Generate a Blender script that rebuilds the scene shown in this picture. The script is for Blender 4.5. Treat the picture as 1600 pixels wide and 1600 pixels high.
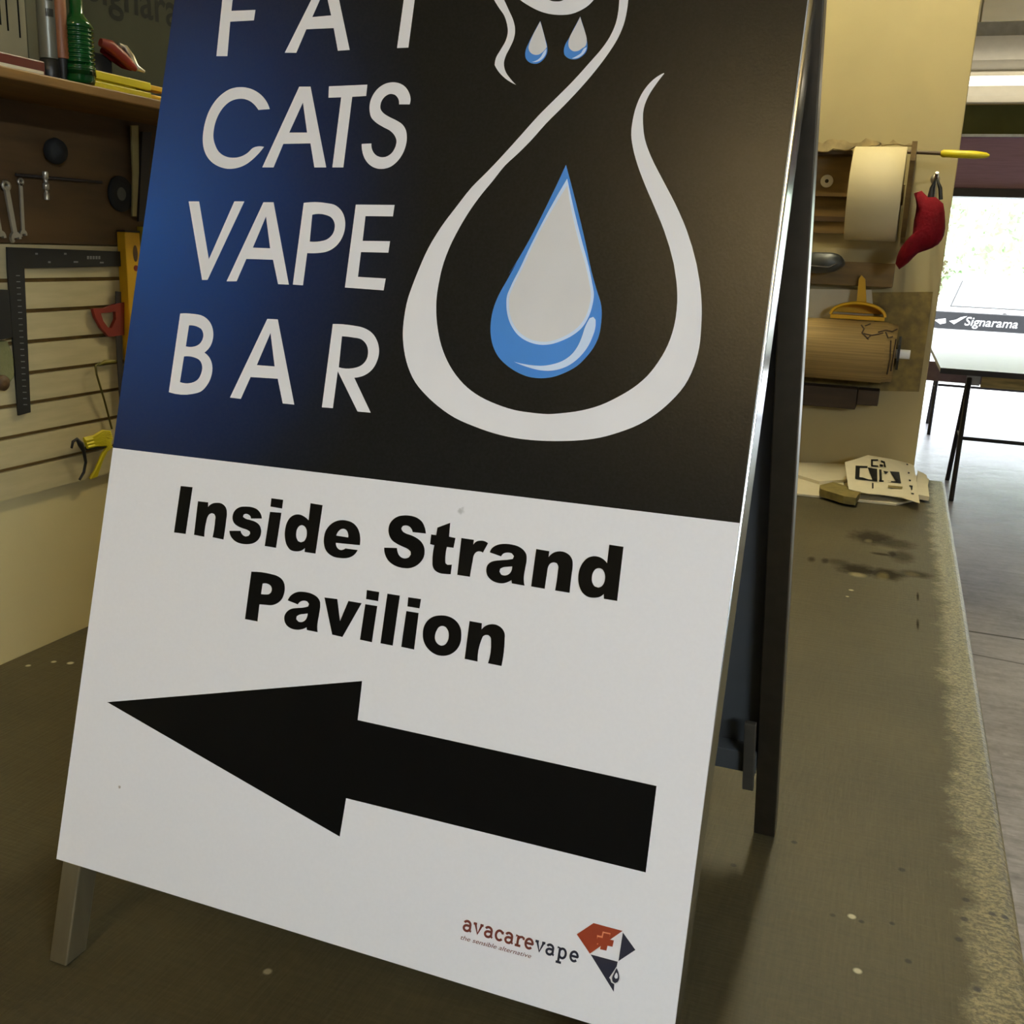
import bpy, bmesh, math, random
from mathutils import Vector, Matrix, geometry

for o in list(bpy.data.objects):
    bpy.data.objects.remove(o, do_unlink=True)
scene = bpy.context.scene
COL = scene.collection
random.seed(7)
pi = math.pi

# ------------------------------------------------------------------ camera
YAW, PITCH, ROLL, FPX = math.radians(20.0), math.radians(14.5), math.radians(2.5), 1600.0
CAM = Vector((0.0, 0.0, 1.586))
BENCH = 0.90                      # height of the bench top
def _basis():
    ca, sa = math.cos(-YAW), math.sin(-YAW)
    rz = Matrix(((ca, -sa, 0), (sa, ca, 0), (0, 0, 1)))
    m = Matrix(((1, 0, 0), (0, 0, -1), (0, 1, 0)))
    cb, sb = math.cos(PITCH), math.sin(PITCH)
    rx = Matrix(((1, 0, 0), (0, cb, -sb), (0, sb, cb)))
    cg, sg = math.cos(ROLL), math.sin(ROLL)
    rr = Matrix(((cg, -sg, 0), (sg, cg, 0), (0, 0, 1)))
    return rr @ rx @ m @ rz
RW = _basis()
cam_data = bpy.data.cameras.new('camera')
cam = bpy.data.objects.new('camera', cam_data)
COL.objects.link(cam)
cam_data.sensor_width = 36.0
cam_data.lens = 36.0 * FPX / 1600.0
cam_data.clip_start = 0.02
cam_data.clip_end = 200
cam.matrix_world = Matrix.Translation(CAM) @ Matrix((RW[0], -RW[1], -RW[2])).transposed().to_4x4()
scene.camera = cam

# ------------------------------------------------------------------ world, sky, daylight, exposure
world = bpy.data.worlds.new('overcast_sky')
scene.world = world
world.use_nodes = True
_bg = world.node_tree.nodes['Background']
_bg.inputs[0].default_value = (0.86, 0.93, 1.0, 1)
_bg.inputs[1].default_value = 8.0
sun_data = bpy.data.lights.new('sun', 'SUN')
sun_data.energy = 5.0
sun_data.angle = math.radians(12)
sun_data.color = (1.0, 0.96, 0.9)
sun = bpy.data.objects.new('sun', sun_data)
COL.objects.link(sun)
sun.rotation_euler = (math.radians(35), math.radians(20), 0)
port_data = bpy.data.lights.new('door_portal', 'AREA')
port_data.shape = 'RECTANGLE'
port_data.size, port_data.size_y = 4.6, 2.2
port_data.cycles.is_portal = True
port = bpy.data.objects.new('door_portal', port_data)
COL.objects.link(port)
port.location = (2.4, 12.1, 1.1)
port.rotation_euler = (-pi / 2, 0, 0)      # faces into the workshop
LAMP_COL = (1.0, 0.90, 0.72)
LAMP = 2.2                       # hung fitting before the door
LAMP_SHEEN, LAMP_BENCH, LAMP_FILL = 60.0, 122.0, 374.0                     # bench fitting, plus two unseen ones added for the sign
vs = scene.view_settings
scene.display_settings.display_device = 'sRGB'
vs.view_transform = 'Standard'
vs.look = 'None'
vs.exposure = 0.0
vs.gamma = 1.0
vs.use_curve_mapping = False
scene.cycles.use_denoising = True
scene.cycles.max_bounces = 8
scene.cycles.diffuse_bounces = 5
scene.cycles.sample_clamp_indirect = 6.0
scene.cycles.caustics_reflective = False
scene.cycles.caustics_refractive = False

# ------------------------------------------------------------------ pixel of the 1600 frame -> point on a real plane
def ray(px, py):
    return RW.transposed() @ Vector(((px - 800.0) / FPX, (py - 800.0) / FPX, 1.0))
def on_plane(px, py, p0, n):
    r = ray(px, py)
    return CAM + r * ((Vector(p0) - CAM).dot(n) / r.dot(n))
EX, EY, EZ = Vector((1, 0, 0)), Vector((0, 1, 0)), Vector((0, 0, 1))
def at_x(px, py, x): return on_plane(px, py, (x, 0, 0), EX)
def at_y(px, py, y): return on_plane(px, py, (0, y, 0), EY)
def at_z(px, py, z): return on_plane(px, py, (0, 0, z), EZ)

# ------------------------------------------------------------------ materials
def lin(c):
    return tuple((v / 255.0 / 12.92 if v / 255.0 <= 0.04045 else ((v / 255.0 + 0.055) / 1.055) ** 2.4) for v in c)
def mat(name, rgb, rough=0.6, metal=0.0, spec=0.5, vary=0.12, scale=20.0, bump=0.0, bscale=60.0, stretch=(1, 1, 1), emit=0.0, trans=0.0, ecol=None):
    m = bpy.data.materials.new(name)
    m.use_nodes = True
    nt = m.node_tree
    b = nt.nodes['Principled BSDF']
    c = lin(rgb)
    b.inputs['Roughness'].default_value = rough
    b.inputs['Metallic'].default_value = metal
    b.inputs['Specular IOR Level'].default_value = spec
    b.inputs['Base Color'].default_value = (*c, 1)
    if trans:
        b.inputs['Transmission Weight'].default_value = trans
    tc = nt.nodes.new('ShaderNodeTexCoord')
    mp = nt.nodes.new('ShaderNodeMapping')
    mp.inputs['Scale'].default_value = stretch
    nt.links.new(tc.outputs['Object'], mp.inputs['Vector'])
    if vary > 0:
        nz = nt.nodes.new('ShaderNodeTexNoise')
        nz.inputs['Scale'].default_value = scale
        nz.inputs['Detail'].default_value = 5
        nt.links.new(mp.outputs['Vector'], nz.inputs['Vector'])
        mx = nt.nodes.new('ShaderNodeMixRGB')
        mx.inputs[1].default_value = (*(v * (1 - vary) for v in c), 1)
        mx.inputs[2].default_value = (*(min(1, v * (1 + vary)) for v in c), 1)
        rp = nt.nodes.new('ShaderNodeValToRGB')
        rp.color_ramp.elements[0].position = 0.35
        rp.color_ramp.elements[1].position = 0.65
        nt.links.new(nz.outputs['Fac'], rp.inputs['Fac'])
        nt.links.new(rp.outputs['Color'], mx.inputs[0])
        nt.links.new(mx.outputs[0], b.inputs['Base Color'])
    if bump > 0:
        bz = nt.nodes.new('ShaderNodeTexNoise')
        bz.inputs['Scale'].default_value = bscale
        bz.inputs['Detail'].default_value = 4
        nt.links.new(mp.outputs['Vector'], bz.inputs['Vector'])
        bn = nt.nodes.new('ShaderNodeBump')
        bn.inputs['Strength'].default_value = bump
        bn.inputs['Distance'].default_value = 0.01
        nt.links.new(bz.outputs['Fac'], bn.inputs['Height'])
        nt.links.new(bn.outputs['Normal'], b.inputs['Normal'])
    if emit > 0:
        b.inputs['Emission Color'].default_value = (*(ecol or LAMP_COL), 1)
        b.inputs['Emission Strength'].default_value = emit
    return m

class N:
    """small node-graph helper"""
    def __init__(s, m):
        s.nt = m.node_tree
    def new(s, t, **k):
        n = s.nt.nodes.new(t)
        for a, v in k.items():
            setattr(n, a, v)
        return n
    def math(s, op, a, b=None, clamp=False):
        n = s.new('ShaderNodeMath', operation=op, use_clamp=clamp)
        for i, v in enumerate((a, b)):
            if v is None: continue
            if isinstance(v, (int, float)): n.inputs[i].default_value = v
            else: s.nt.links.new(v, n.inputs[i])
        return n.outputs[0]
    def mix(s, f, a, b):
        n = s.new('ShaderNodeMixRGB')
        for i, v in enumerate((f, a, b)):
            if isinstance(v, (int, float)): n.inputs[i].default_value = v
            elif isinstance(v, tuple): n.inputs[i].default_value = (*v, 1)
            else: s.nt.links.new(v, n.inputs[i])
        return n.outputs[0]
    def noise(s, vec, scale, detail=4, rough=0.5):
        n = s.new('ShaderNodeTexNoise')
        n.inputs['Scale'].default_value = scale
        n.inputs['Detail'].default_value = detail
        n.inputs['Roughness'].default_value = rough
        s.nt.links.new(vec, n.inputs['Vector'])
        return n.outputs['Fac']
    def scaled(s, vec, sc):
        n = s.new('ShaderNodeMapping')
        n.inputs['Scale'].default_value = sc
        s.nt.links.new(vec, n.inputs['Vector'])
        return n.outputs[0]
    def ramp(s, v, a, b):
        n = s.new('ShaderNodeMapRange')
        n.clamp = True
        s.nt.links.new(v, n.inputs['Value'])
        n.inputs['From Min'].default_value = a
        n.inputs['From Max'].default_value = b
        return n.outputs[0]
    def link(s, a, b):
        s.nt.links.new(a, b)

# ------------------------------------------------------------------ mesh helpers
class MB:
    def __init__(s):
        s.v, s.f, s.mi, s.sm = [], [], [], []
    def add(s, verts, faces, mi=0, smooth=False):
        b = len(s.v)
        s.v += [Vector(p) for p in verts]
        for f in faces:
            s.f.append([b + i for i in f])
            s.mi.append(mi)
            s.sm.append(smooth)
        return s
    def box(s, a, b, mi=0):
        x0, y0, z0 = (min(a[i], b[i]) for i in range(3))
        x1, y1, z1 = (max(a[i], b[i]) for i in range(3))
        return s.hexa([(x0, y0, z0), (x1, y0, z0), (x1, y1, z0), (x0, y1, z0), (x0, y0, z1), (x1, y0, z1), (x1, y1, z1), (x0, y1, z1)], mi)
    def hexa(s, p, mi=0):
        return s.add(p, [(0, 3, 2, 1), (4, 5, 6, 7), (0, 1, 5, 4), (1, 2, 6, 5), (2, 3, 7, 6), (3, 0, 4, 7)], mi)
    def obox(s, c, ax, ay, az, mi=0):
        """box by centre and three half-extent vectors"""
        c, ax, ay, az = Vector(c), Vector(ax), Vector(ay), Vector(az)
        return s.hexa([c - ax - ay - az, c + ax - ay - az, c + ax + ay - az, c - ax + ay - az, c - ax - ay + az, c + ax - ay + az, c + ax + ay + az, c - ax + ay + az], mi)
    def bar(s, p, q, w, d, side=EX, mi=0):
        """rectangular bar from p to q, w across SIDE, d across the other"""
        p, q = Vector(p), Vector(q)
        t = (q - p)
        n = t.normalized().cross(side).normalized()
        sd = n.cross(t.normalized()).normalized()
        return s.obox((p + q) / 2, sd * w / 2, n * d / 2, t / 2, mi)
    def tube(s, pts, r, n=12, caps=True, mi=0, closed=False):
        pts = [Vector(p) for p in pts]
        rs = r if isinstance(r, (list, tuple)) else [r] * len(pts)
        rings = []
        up = None
        for i, p in enumerate(pts):
            a = pts[i - 1] if (i > 0 or closed) else p
            b = pts[(i + 1) % len(pts)] if (i < len(pts) - 1 or closed) else p
            t = (b - a).normalized()
            if up is None:
                up = t.orthogonal().normalized()
            up = (up - t * up.dot(t)).normalized()
            w = t.cross(up)
            rings.append([p + (up * math.cos(2 * pi * k / n) + w * math.sin(2 * pi * k / n)) * rs[i] for k in range(n)])
        vs_ = [v for rg in rings for v in rg]
        fs = []
        m = len(pts)
        for i in range(m if closed else m - 1):
            j = (i + 1) % m
            for k in range(n):
                fs.append((i * n + k, i * n + (k + 1) % n, j * n + (k + 1) % n, j * n + k))
        s.add(vs_, fs, mi, True)
        if caps and not closed:
            s.add(rings[0][::-1], [tuple(range(n))], mi)
            s.add(rings[-1], [tuple(range(n))], mi)
        return s
    def lathe(s, prof, o, axis=EZ, n=24, mi=0, smooth=True):
        """profile [(radius, height)] around AXIS from O"""
        o, axis = Vector(o), Vector(axis).normalized()
        u = axis.orthogonal().normalized()
        w = axis.cross(u)
        vs_, fs = [], []
        for r, h in prof:
            for k in range(n):
                a = 2 * pi * k / n
                vs_.append(o + axis * h + (u * math.cos(a) + w * math.sin(a)) * r)
        for i in range(len(prof) - 1):
            for k in range(n):
                fs.append((i * n + k, i * n + (k + 1) % n, (i + 1) * n + (k + 1) % n, (i + 1) * n + k))
        s.add(vs_, fs, mi, smooth)
        if prof[0][0] > 1e-6:
            s.add(vs_[:n][::-1], [tuple(range(n))], mi)
        if prof[-1][0] > 1e-6:
            s.add(vs_[-n:], [tuple(range(n))], mi)
        return s
    def prism(s, poly, d, holes=(), mi=0):
        """flat polygon of 3-D points (with holes) extruded along vector D; the face at poly+D is the front"""
        d = Vector(d)
        loops = [[Vector(p) for p in poly]] + [[Vector(p) for p in h] for h in holes]
        flat = [p for lp in loops for p in lp]
        tris = geometry.tessellate_polygon(loops)
        nrm = d.normalized()
        fr, bk = [], []
        for t in tris:
            a, b, c = (flat[i] for i in t)
            t = tuple(t) if (b - a).cross(c - a).dot(nrm) > 0 else tuple(t)[::-1]
            fr.append(t)
            bk.append(t[::-1])
        s.add([p + d for p in flat], fr, mi)
        s.add(flat, bk, mi)
        for lp in loops:
            m = len(lp)
            s.add(lp + [p + d for p in lp], [(i, (i + 1) % m, m + (i + 1) % m, m + i) for i in range(m)], mi)
        return s
    def build(s, name, mats, parent=None, bevel=0.0, base=None, weld=False):
        mats = mats if isinstance(mats, (list, tuple)) else [mats]
        if parent is not None:
            loc = ROOT[parent.name]
        elif base is not None:
            loc = Vector(base)
        else:
            xs = [v.x for v in s.v]; ys = [v.y for v in s.v]; zs = [v.z for v in s.v]
            loc = Vector(((min(xs) + max(xs)) / 2, (min(ys) + max(ys)) / 2, min(zs)))
        me = bpy.data.meshes.new(name)
        me.from_pydata([v - loc for v in s.v], [], s.f)
        for m in mats:
            me.materials.append(m)
        for p, mi, sm in zip(me.polygons, s.mi, s.sm):
            p.material_index = mi
            p.use_smooth = sm
        bm = bmesh.new()
        bm.from_mesh(me)
        if weld:
            bmesh.ops.remove_doubles(bm, verts=bm.verts, dist=1e-5)
            bmesh.ops.recalc_face_normals(bm, faces=bm.faces)
        bm.to_mesh(me)
        bm.free()
        o = bpy.data.objects.new(name, me)
        COL.objects.link(o)
        if parent is None:
            o.location = loc
        else:
            o.parent = parent
        ROOT[o.name] = loc
        if bevel > 0:
            bv = o.modifiers.new('bevel', 'BEVEL')
            bv.width = bevel
            bv.segments = 2
            bv.limit_method = 'ANGLE'
            bv.angle_limit = math.radians(40)
        return o
ROOT = {}
def empty(name, loc):
    o = bpy.data.objects.new(name, None)
    o.empty_display_size = 0.05
    COL.objects.link(o)
    o.location = Vector(loc)
    ROOT[o.name] = Vector(loc)
    return o
def tag(o, label, cat, group=None):
    o['label'] = label
    o['category'] = cat
    if group:
        o['group'] = group
    return o
def struct(o):
    o['kind'] = 'structure'
    return o
def smooth(pts, per=5, corner=38):
    """closed polygon -> denser one, curved through points whose turn is gentle"""
    P = [Vector((p[0], p[1])) for p in pts]
    n = len(P)
    crn = []
    for i in range(n):
        a, b = P[i] - P[i - 1], P[(i + 1) % n] - P[i]
        crn.append(math.degrees(abs(a.angle(b, 0))) > corner)
    out = []
    for i in range(n):
        j = (i + 1) % n
        p, q = P[i], P[j]
        ch = q - p
        L = ch.length
        if crn[i] and crn[j]:
            out.append(p)
            continue
        def tang(k):
            if crn[k]:
                return None
            a, b = P[k] - P[k - 1], P[(k + 1) % n] - P[k]
            la, lb = max(a.length, 1e-6), max(b.length, 1e-6)
            return (a / la * lb + b / lb * la).normalized()
        t0, t1 = tang(i), tang(j)
        if t0 is None: t0 = (ch * 2 - t1 * L).normalized()
        if t1 is None: t1 = (ch * 2 - t0 * L).normalized()
        for k in range(per):
            t = k / per
            h00 = 2 * t**3 - 3 * t**2 + 1; h10 = t**3 - 2 * t**2 + t
            h01 = -2 * t**3 + 3 * t**2; h11 = t**3 - t**2
            out.append(p * h00 + t0 * (h10 * L) + q * h01 + t1 * (h11 * L))
    return out
def text_mesh(body, shear=0.0, bold=0.0):
    """2-D triangles of a word in the built-in face: (verts, faces, width, cap height)"""
    cu = bpy.data.curves.new('word', 'FONT')
    cu.body = body
    cu.size = 1.0
    cu.shear = shear
    cu.offset = bold
    cu.resolution_u = 4
    ob = bpy.data.objects.new('word', cu)
    COL.objects.link(ob)
    dg = bpy.context.evaluated_depsgraph_get()
    me = bpy.data.meshes.new_from_object(ob.evaluated_get(dg))
    vs_ = [v.co.copy() for v in me.vertices]
    fs = [tuple(p.vertices) for p in me.polygons]
    bpy.data.objects.remove(ob)
    bpy.data.curves.remove(cu)
    bpy.data.meshes.remove(me)
    x0, x1 = min(v.x for v in vs_), max(v.x for v in vs_)
    return [(v.x - x0, v.y) for v in vs_], fs, x1 - x0

# ================================================================== materials
M = {}
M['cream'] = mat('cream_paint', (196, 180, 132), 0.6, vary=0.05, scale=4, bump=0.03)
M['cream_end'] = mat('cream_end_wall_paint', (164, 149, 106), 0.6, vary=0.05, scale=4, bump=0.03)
M['slat'] = mat('cream_melamine', (180, 166, 126), 0.45, vary=0.06, scale=3, stretch=(1, 4, 30))
M['slot'] = mat('raw_fibreboard', (104, 78, 30), 0.8, vary=0.2, scale=40)
M['ply'] = mat('brown_plywood', (76, 54, 27), 0.6, vary=0.3, scale=5, stretch=(1, 1, 5))  # base colour darkened for the dim wall under the shelf
M['ply_lt'] = mat('pale_plywood', (114, 90, 46), 0.6, vary=0.2, scale=8, stretch=(1, 1, 6))
M['shelf'] = mat('stained_pine', (112, 80, 32), 0.5, vary=0.3, scale=6, stretch=(6, 1, 6))
M['wallgrey'] = mat('shop_wall', (170, 166, 150), 0.7, vary=0.06, scale=5)
M['shade_wall'] = mat('unseen_dark_wall', (58, 58, 60), 0.7, vary=0.06, scale=5)  # unseen walls coloured dark to keep reflections in the sign dark
M['ceil'] = mat('ceiling_board', (208, 184, 120), 0.7, vary=0.04, scale=3)
M['dark_wall'] = mat('dark_olive_wall', (106, 112, 78), 0.7, vary=0.1, scale=4)
M['purple'] = mat('purple_grey_steel', (138, 108, 132), 0.5, vary=0.08, scale=4, stretch=(1, 1, 20))
M['dark_steel'] = mat('dark_steel', (52, 48, 48), 0.45, metal=0.3, vary=0.1)
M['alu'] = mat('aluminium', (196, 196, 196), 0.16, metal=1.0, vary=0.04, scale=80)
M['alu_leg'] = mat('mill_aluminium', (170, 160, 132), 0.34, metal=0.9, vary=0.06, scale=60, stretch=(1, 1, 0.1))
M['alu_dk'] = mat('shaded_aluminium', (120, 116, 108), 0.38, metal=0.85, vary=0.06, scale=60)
M['alu_shade'] = mat('rear_shade_aluminium', (92, 86, 74), 0.3, metal=0.9, vary=0.06, scale=60)  # frame aluminium with the rear legs' shade put into its colour
M['panel_back'] = mat('blue_grey_sheet', (64, 67, 70), 0.5, vary=0.06)
M['black'] = mat('black_plastic', (22, 22, 22), 0.45, vary=0.15)
M['rubber'] = mat('black_rubber', (16, 16, 15), 0.8, vary=0.2)
M['steel'] = mat('steel', (186, 180, 164), 0.3, metal=0.8, vary=0.1, scale=30)
M['yellow'] = mat('yellow_paint', (206, 158, 20), 0.45, vary=0.1, scale=12)
M['yellow_pl'] = mat('yellow_plastic', (214, 166, 26), 0.4, vary=0.08)
M['lemon'] = mat('lemon_plastic', (206, 190, 24), 0.45, vary=0.08)
M['red'] = mat('red_plastic', (118, 34, 22), 0.45, vary=0.12)
M['crimson'] = mat('crimson_fabric', (98, 5, 18), 0.85, spec=0.15, vary=0.2, scale=30, bump=0.3, bscale=120)
M['green'] = mat('green_glass', (10, 66, 26), 0.14, vary=0.15)
M['paper'] = mat('white_paper', (205, 196, 170), 0.7, vary=0.03)
M['paper_dim'] = mat('grey_card', (84, 82, 62), 0.7, vary=0.06)
M['kraft'] = mat('kraft_paper', (194, 180, 142), 0.7, vary=0.05, scale=6)
M['card'] = mat('corrugated_card', (132, 108, 62), 0.75, vary=0.2, scale=3, stretch=(1, 60, 60))
M['osb'] = mat('strand_board', (116, 98, 48), 0.7, vary=0.35, scale=26)
M['darkwood'] = mat('dark_timber', (50, 34, 16), 0.7, vary=0.25, scale=8, stretch=(1, 6, 6))
M['timber'] = mat('weathered_timber', (206, 184, 124), 0.7, vary=0.3, scale=5, stretch=(1, 8, 8))
M['white_gloss'] = mat('white_laminate', (235, 238, 242), 0.4, vary=0.02)
M['sponge'] = mat('khaki_rubber', (112, 100, 52), 0.8, vary=0.2, scale=40)
M['label_dk'] = mat('faded_black_ink', (16, 16, 14), 0.7, spec=0.15, vary=0.1)
M['ink'] = mat('black_vinyl', (8, 8, 7), 0.35, spec=0.2, vary=0.1)
M['white_v'] = mat('white_vinyl', (232, 232, 236), 0.5, vary=0.02)
M['blue_v'] = mat('blue_vinyl', (62, 132, 214), 0.5, vary=0.04)
M['grey_v'] = mat('silver_vinyl', (214, 214, 216), 0.5, vary=0.02)
M['pale_v'] = mat('pale_blue_vinyl', (206, 226, 255), 0.5, vary=0.02)
M['rust_v'] = mat('rust_red_vinyl', (146, 58, 30), 0.5, vary=0.06)
M['rusttext'] = mat('maroon_vinyl', (112, 54, 44), 0.5, vary=0.06)
M['navy_v'] = mat('navy_vinyl', (34, 36, 52), 0.5, vary=0.06)
M['tube'] = mat('lit_tube', (255, 255, 240), 0.4, vary=0, emit=LAMP)
M['refl'] = mat('white_enamel', (222, 218, 206), 0.3, vary=0.03)
M['galv'] = mat('galvanised_steel', (206, 210, 218), 0.4, metal=0.1, vary=0.1)
M['car'] = mat('white_car_paint', (240, 240, 242), 0.2, vary=0.01)
M['carglass'] = mat('sky_pale_car_glass', (205, 212, 214), 0.08, vary=0.02)  # pale colour stands in for the sky reflected in the glass
M['leaf'] = mat('green_leaves', (172, 196, 154), 0.6, vary=0.4, scale=1.2)
M['bark'] = mat('bark', (110, 92, 70), 0.8, vary=0.2)
M['asphalt'] = mat('pale_concrete', (200, 200, 196), 0.8, vary=0.06, scale=2)
M['brick'] = mat('brown_tube', (120, 72, 40), 0.5, vary=0.2)
M['redbook'] = mat('oxblood_cover', (84, 26, 18), 0.4, vary=0.15)

YB_, YD_, ROOMX = -4.5, 12.2, (-1.39 + 4.8) / 2
# glossy concrete floor
def floor_mat():
    m = mat('shop_concrete', (128, 124, 118), 0.36, vary=0)
    g = N(m); b = g.nt.nodes['Principled BSDF']
    o = g.new('ShaderNodeTexCoord').outputs['Object']
    n1 = g.noise(o, 0.9, 6, 0.62)
    n2 = g.noise(g.scaled(o, (1, 6, 1)), 5, 5, 0.6)
    n3 = g.noise(o, 45, 3)
    f = g.math('ADD', g.math('MULTIPLY', n1, 0.55), g.math('ADD', g.math('MULTIPLY', n2, 0.3), g.math('MULTIPLY', n3, 0.15)))
    c = g.mix(g.ramp(f, 0.38, 0.62), lin((134, 131, 138)), lin((220, 216, 224)))
    scf = g.ramp(g.noise(g.scaled(o, (3, 9, 1)), 3.0, 6, 0.75), 0.60, 0.70)
    c = g.mix(g.math('MULTIPLY', scf, 0.6), c, lin((232, 230, 232)))
    sp = g.new('ShaderNodeSeparateXYZ'); g.link(o, sp.inputs[0])
    oy = (YB_ + YD_ + .1) / 2
    jy = at_z(1565, 994, 0).y - oy
    jd = g.math('ABSOLUTE', g.math('SUBTRACT', sp.outputs[1], jy))
    c = g.mix(g.ramp(jd, 0.012, 0.006), c, lin((70, 68, 66)))
    ln = g.math('ABSOLUTE', g.math('SUBTRACT', g.math('ADD', sp.outputs[1], g.math('MULTIPLY', sp.outputs[0], 0.12)), at_z(1560, 1030, 0).y - oy + .12 * (at_z(1560, 1030, 0).x - ROOMX)))
    c = g.mix(g.math('MULTIPLY', g.ramp(ln, 0.010, 0.004), 0.7), c, lin((60, 60, 60)))
    g.link(c, b.inputs['Base Color'])
    r = g.math('ADD', g.math('MULTIPLY', n2, 0.3), 0.2)
    g.link(r, b.inputs['Roughness'])
    return m
M['floor'] = floor_mat()

# bench top: worn brown-grey covering, rubbed pale along its open edge, soot marks
BX0, BX1, BY0, BY1 = -1.285, 0.205, 0.28, 3.58
def bench_mat():
    m = mat('worn_bench_covering', (104, 96, 66), 0.56, vary=0, spec=0.22)
    g = N(m); b = g.nt.nodes['Principled BSDF']
    o = g.new('ShaderNodeTexCoord').outputs['Object']       # metres from the bench's base point
    sp = g.new('ShaderNodeSeparateXYZ'); g.link(o, sp.inputs[0])
    x, y = g.math('ADD', sp.outputs[0], (BX0 + BX1) / 2), g.math('ADD', sp.outputs[1], (BY0 + BY1) / 2)
    big = g.noise(o, 3.2, 5, 0.6)
    fine = g.noise(o, 120, 3, 0.6)
    sx = g.noise(g.scaled(o, (6, 90, 1)), 3, 3)
    sy = g.noise(g.scaled(o, (90, 6, 1)), 3, 3)
    f = g.math('ADD', g.math('MULTIPLY', big, 0.46), g.math('ADD', g.math('MULTIPLY', fine, 0.18), g.math('ADD', g.math('MULTIPLY', sx, 0.18), g.math('MULTIPLY', sy, 0.18))))
    c = g.mix(g.ramp(f, 0.38, 0.62), lin((59, 53, 34)), lin((80, 73, 50)))
    # fine pale scratches
    scr = g.ramp(g.noise(g.scaled(o, (14, 240, 1)), 2.2, 2), 0.70, 0.76)
    c = g.mix(g.math('MULTIPLY', scr, 0.3), c, lin((112, 104, 78)))
    # rubbed edge
    wob = g.math('MULTIPLY', g.math('SUBTRACT', g.noise(g.scaled(o, (1, 1, 1)), 14, 6, 0.75), 0.5), 0.11)
    e = g.ramp(g.math('ADD', x, wob), BX1 - 0.066, BX1 - 0.040)
    cells = g.math('ADD', g.math('MULTIPLY', g.noise(g.scaled(o, (80, 190, 1)), 1.0, 3, 0.75), 0.5), g.math('MULTIPLY', g.noise(o, 210, 2, 0.7), 0.5))
    ec = g.mix(g.ramp(cells, 0.43, 0.58), lin((84, 76, 50)), lin((158, 146, 106)))
    c = g.mix(g.math('MULTIPLY', e, 0.85), c, ec)
    pit = g.ramp(g.noise(o, 70, 2, 0.8), 0.66, 0.70)
    c = g.mix(g.math('MULTIPLY', g.math('MULTIPLY', e, pit), 0.8), c, lin((70, 56, 16)))
    # soot marks and spills
    matte = [None]
    def spot(px, py, rx, ry, amount, col, c, ang=0.0, soft=0.55):
        p = at_z(px, py, BENCH)
        dx = g.math('SUBTRACT', x, p.x); dy = g.math('SUBTRACT', y, p.y)
        ux = g.math('ADD', g.math('MULTIPLY', dx, math.cos(ang) / rx), g.math('MULTIPLY', dy, math.sin(ang) / rx))
        uy = g.math('ADD', g.math('MULTIPLY', dx, -math.sin(ang) / ry), g.math('MULTIPLY', dy, math.cos(ang) / ry))
        d = g.math('SQRT', g.math('ADD', g.math('POWER', ux, 2.0), g.math('POWER', uy, 2.0)))
        d = g.math('ADD', d, g.math('MULTIPLY', g.math('SUBTRACT', g.noise(o, 55, 4, 0.65), 0.5), 0.9))
        k = g.math('MULTIPLY', g.ramp(d, 1.0 + soft * 0.3, 1.0 - soft), amount)
        if col == soot:
            matte[0] = k if matte[0] is None else g.math('MAXIMUM', matte[0], k)
        return g.mix(k, c, lin(col))
    soot = (26, 21, 14)
    for a in ((1362, 840, 0.06, 0.075, 0.75, soot), (1400, 850, 0.05, 0.055, 0.5, soot), (1340, 890, 0.05, 0.05, 0.8, soot), (1385, 897, 0.045, 0.05, 0.8, soot),
              (1430, 897, 0.04, 0.03, 0.6, soot), (1410, 870, 0.03, 0.06, 0.5, soot), (1268, 874, 0.010, 0.025, 0.7, soot), (1289, 876, 0.010, 0.025, 0.7, soot), (1310, 878, 0.03, 0.03, 0.45, soot),
              (1379, 900, 0.014, 0.035, 0.7, (112, 102, 72)), (1340, 898, 0.02, 0.02, 0.8, (150, 140, 108)), (1357, 845, 0.010, 0.02, 0.6, (116, 108, 84)), (1385, 857, 0.025, 0.02, 0.5, (96, 88, 60)),
              (1425, 897, 0.018, 0.018, 0.6, (104, 96, 72))):
        c = spot(*a, c)
    for a in ((1434, 932, .003, .03, .8, soot), (1434, 976, .003, .035, .8, soot), (1395, 866, .012, .03, .7, soot), (1378, 866, .03, .012, .7, soot)):
        c = spot(*a, c)
    # scattered dark and pale specks
    for px, py, r, col in ((1241, 1316, .0035, (20, 10, 4)), (1146, 1352, .0035, (20, 10, 4)), (1409, 1359, .004, (24, 12, 4)), (1509, 1406, .004, (24, 12, 4)), (1507, 1436, .004, (24, 12, 4)),
                           (1498, 1468, .004, (24, 12, 4)), (1419, 1502, .0035, (24, 12, 4)), (1527, 1546, .004, (24, 12, 4)), (1550, 1428, .004, (24, 12, 4)), (1570, 1433, .004, (24, 12, 4)),
                           (1331, 1432, .004, (190, 184, 160)), (1340, 1517, .004, (190, 184, 160)), (1346, 1440, .003, (30, 20, 8)), (1301, 1430, .003, (40, 28, 10)), (1394, 1443, .003, (30, 20, 8)),
                           (1330, 922, .005, (196, 190, 160)), (1324, 932, .0035, (190, 182, 150)), (44, 1040, .004, (200, 196, 176)), (84, 1034, .004, (200, 196, 176)), (110, 1036, .005, (214, 210, 190)), (418, 1518, .004, (150, 140, 110))):
        p = at_z(px, py, BENCH)
        dx = g.math('SUBTRACT', x, p.x); dy = g.math('SUBTRACT', y, p.y)
        d = g.math('SQRT', g.math('ADD', g.math('POWER', dx, 2.0), g.math('POWER', dy, 2.0)))
        c = g.mix(g.ramp(d, r * 1.3, r * 0.7), c, lin(col))
    g.link(c, b.inputs['Base Color'])
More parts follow.
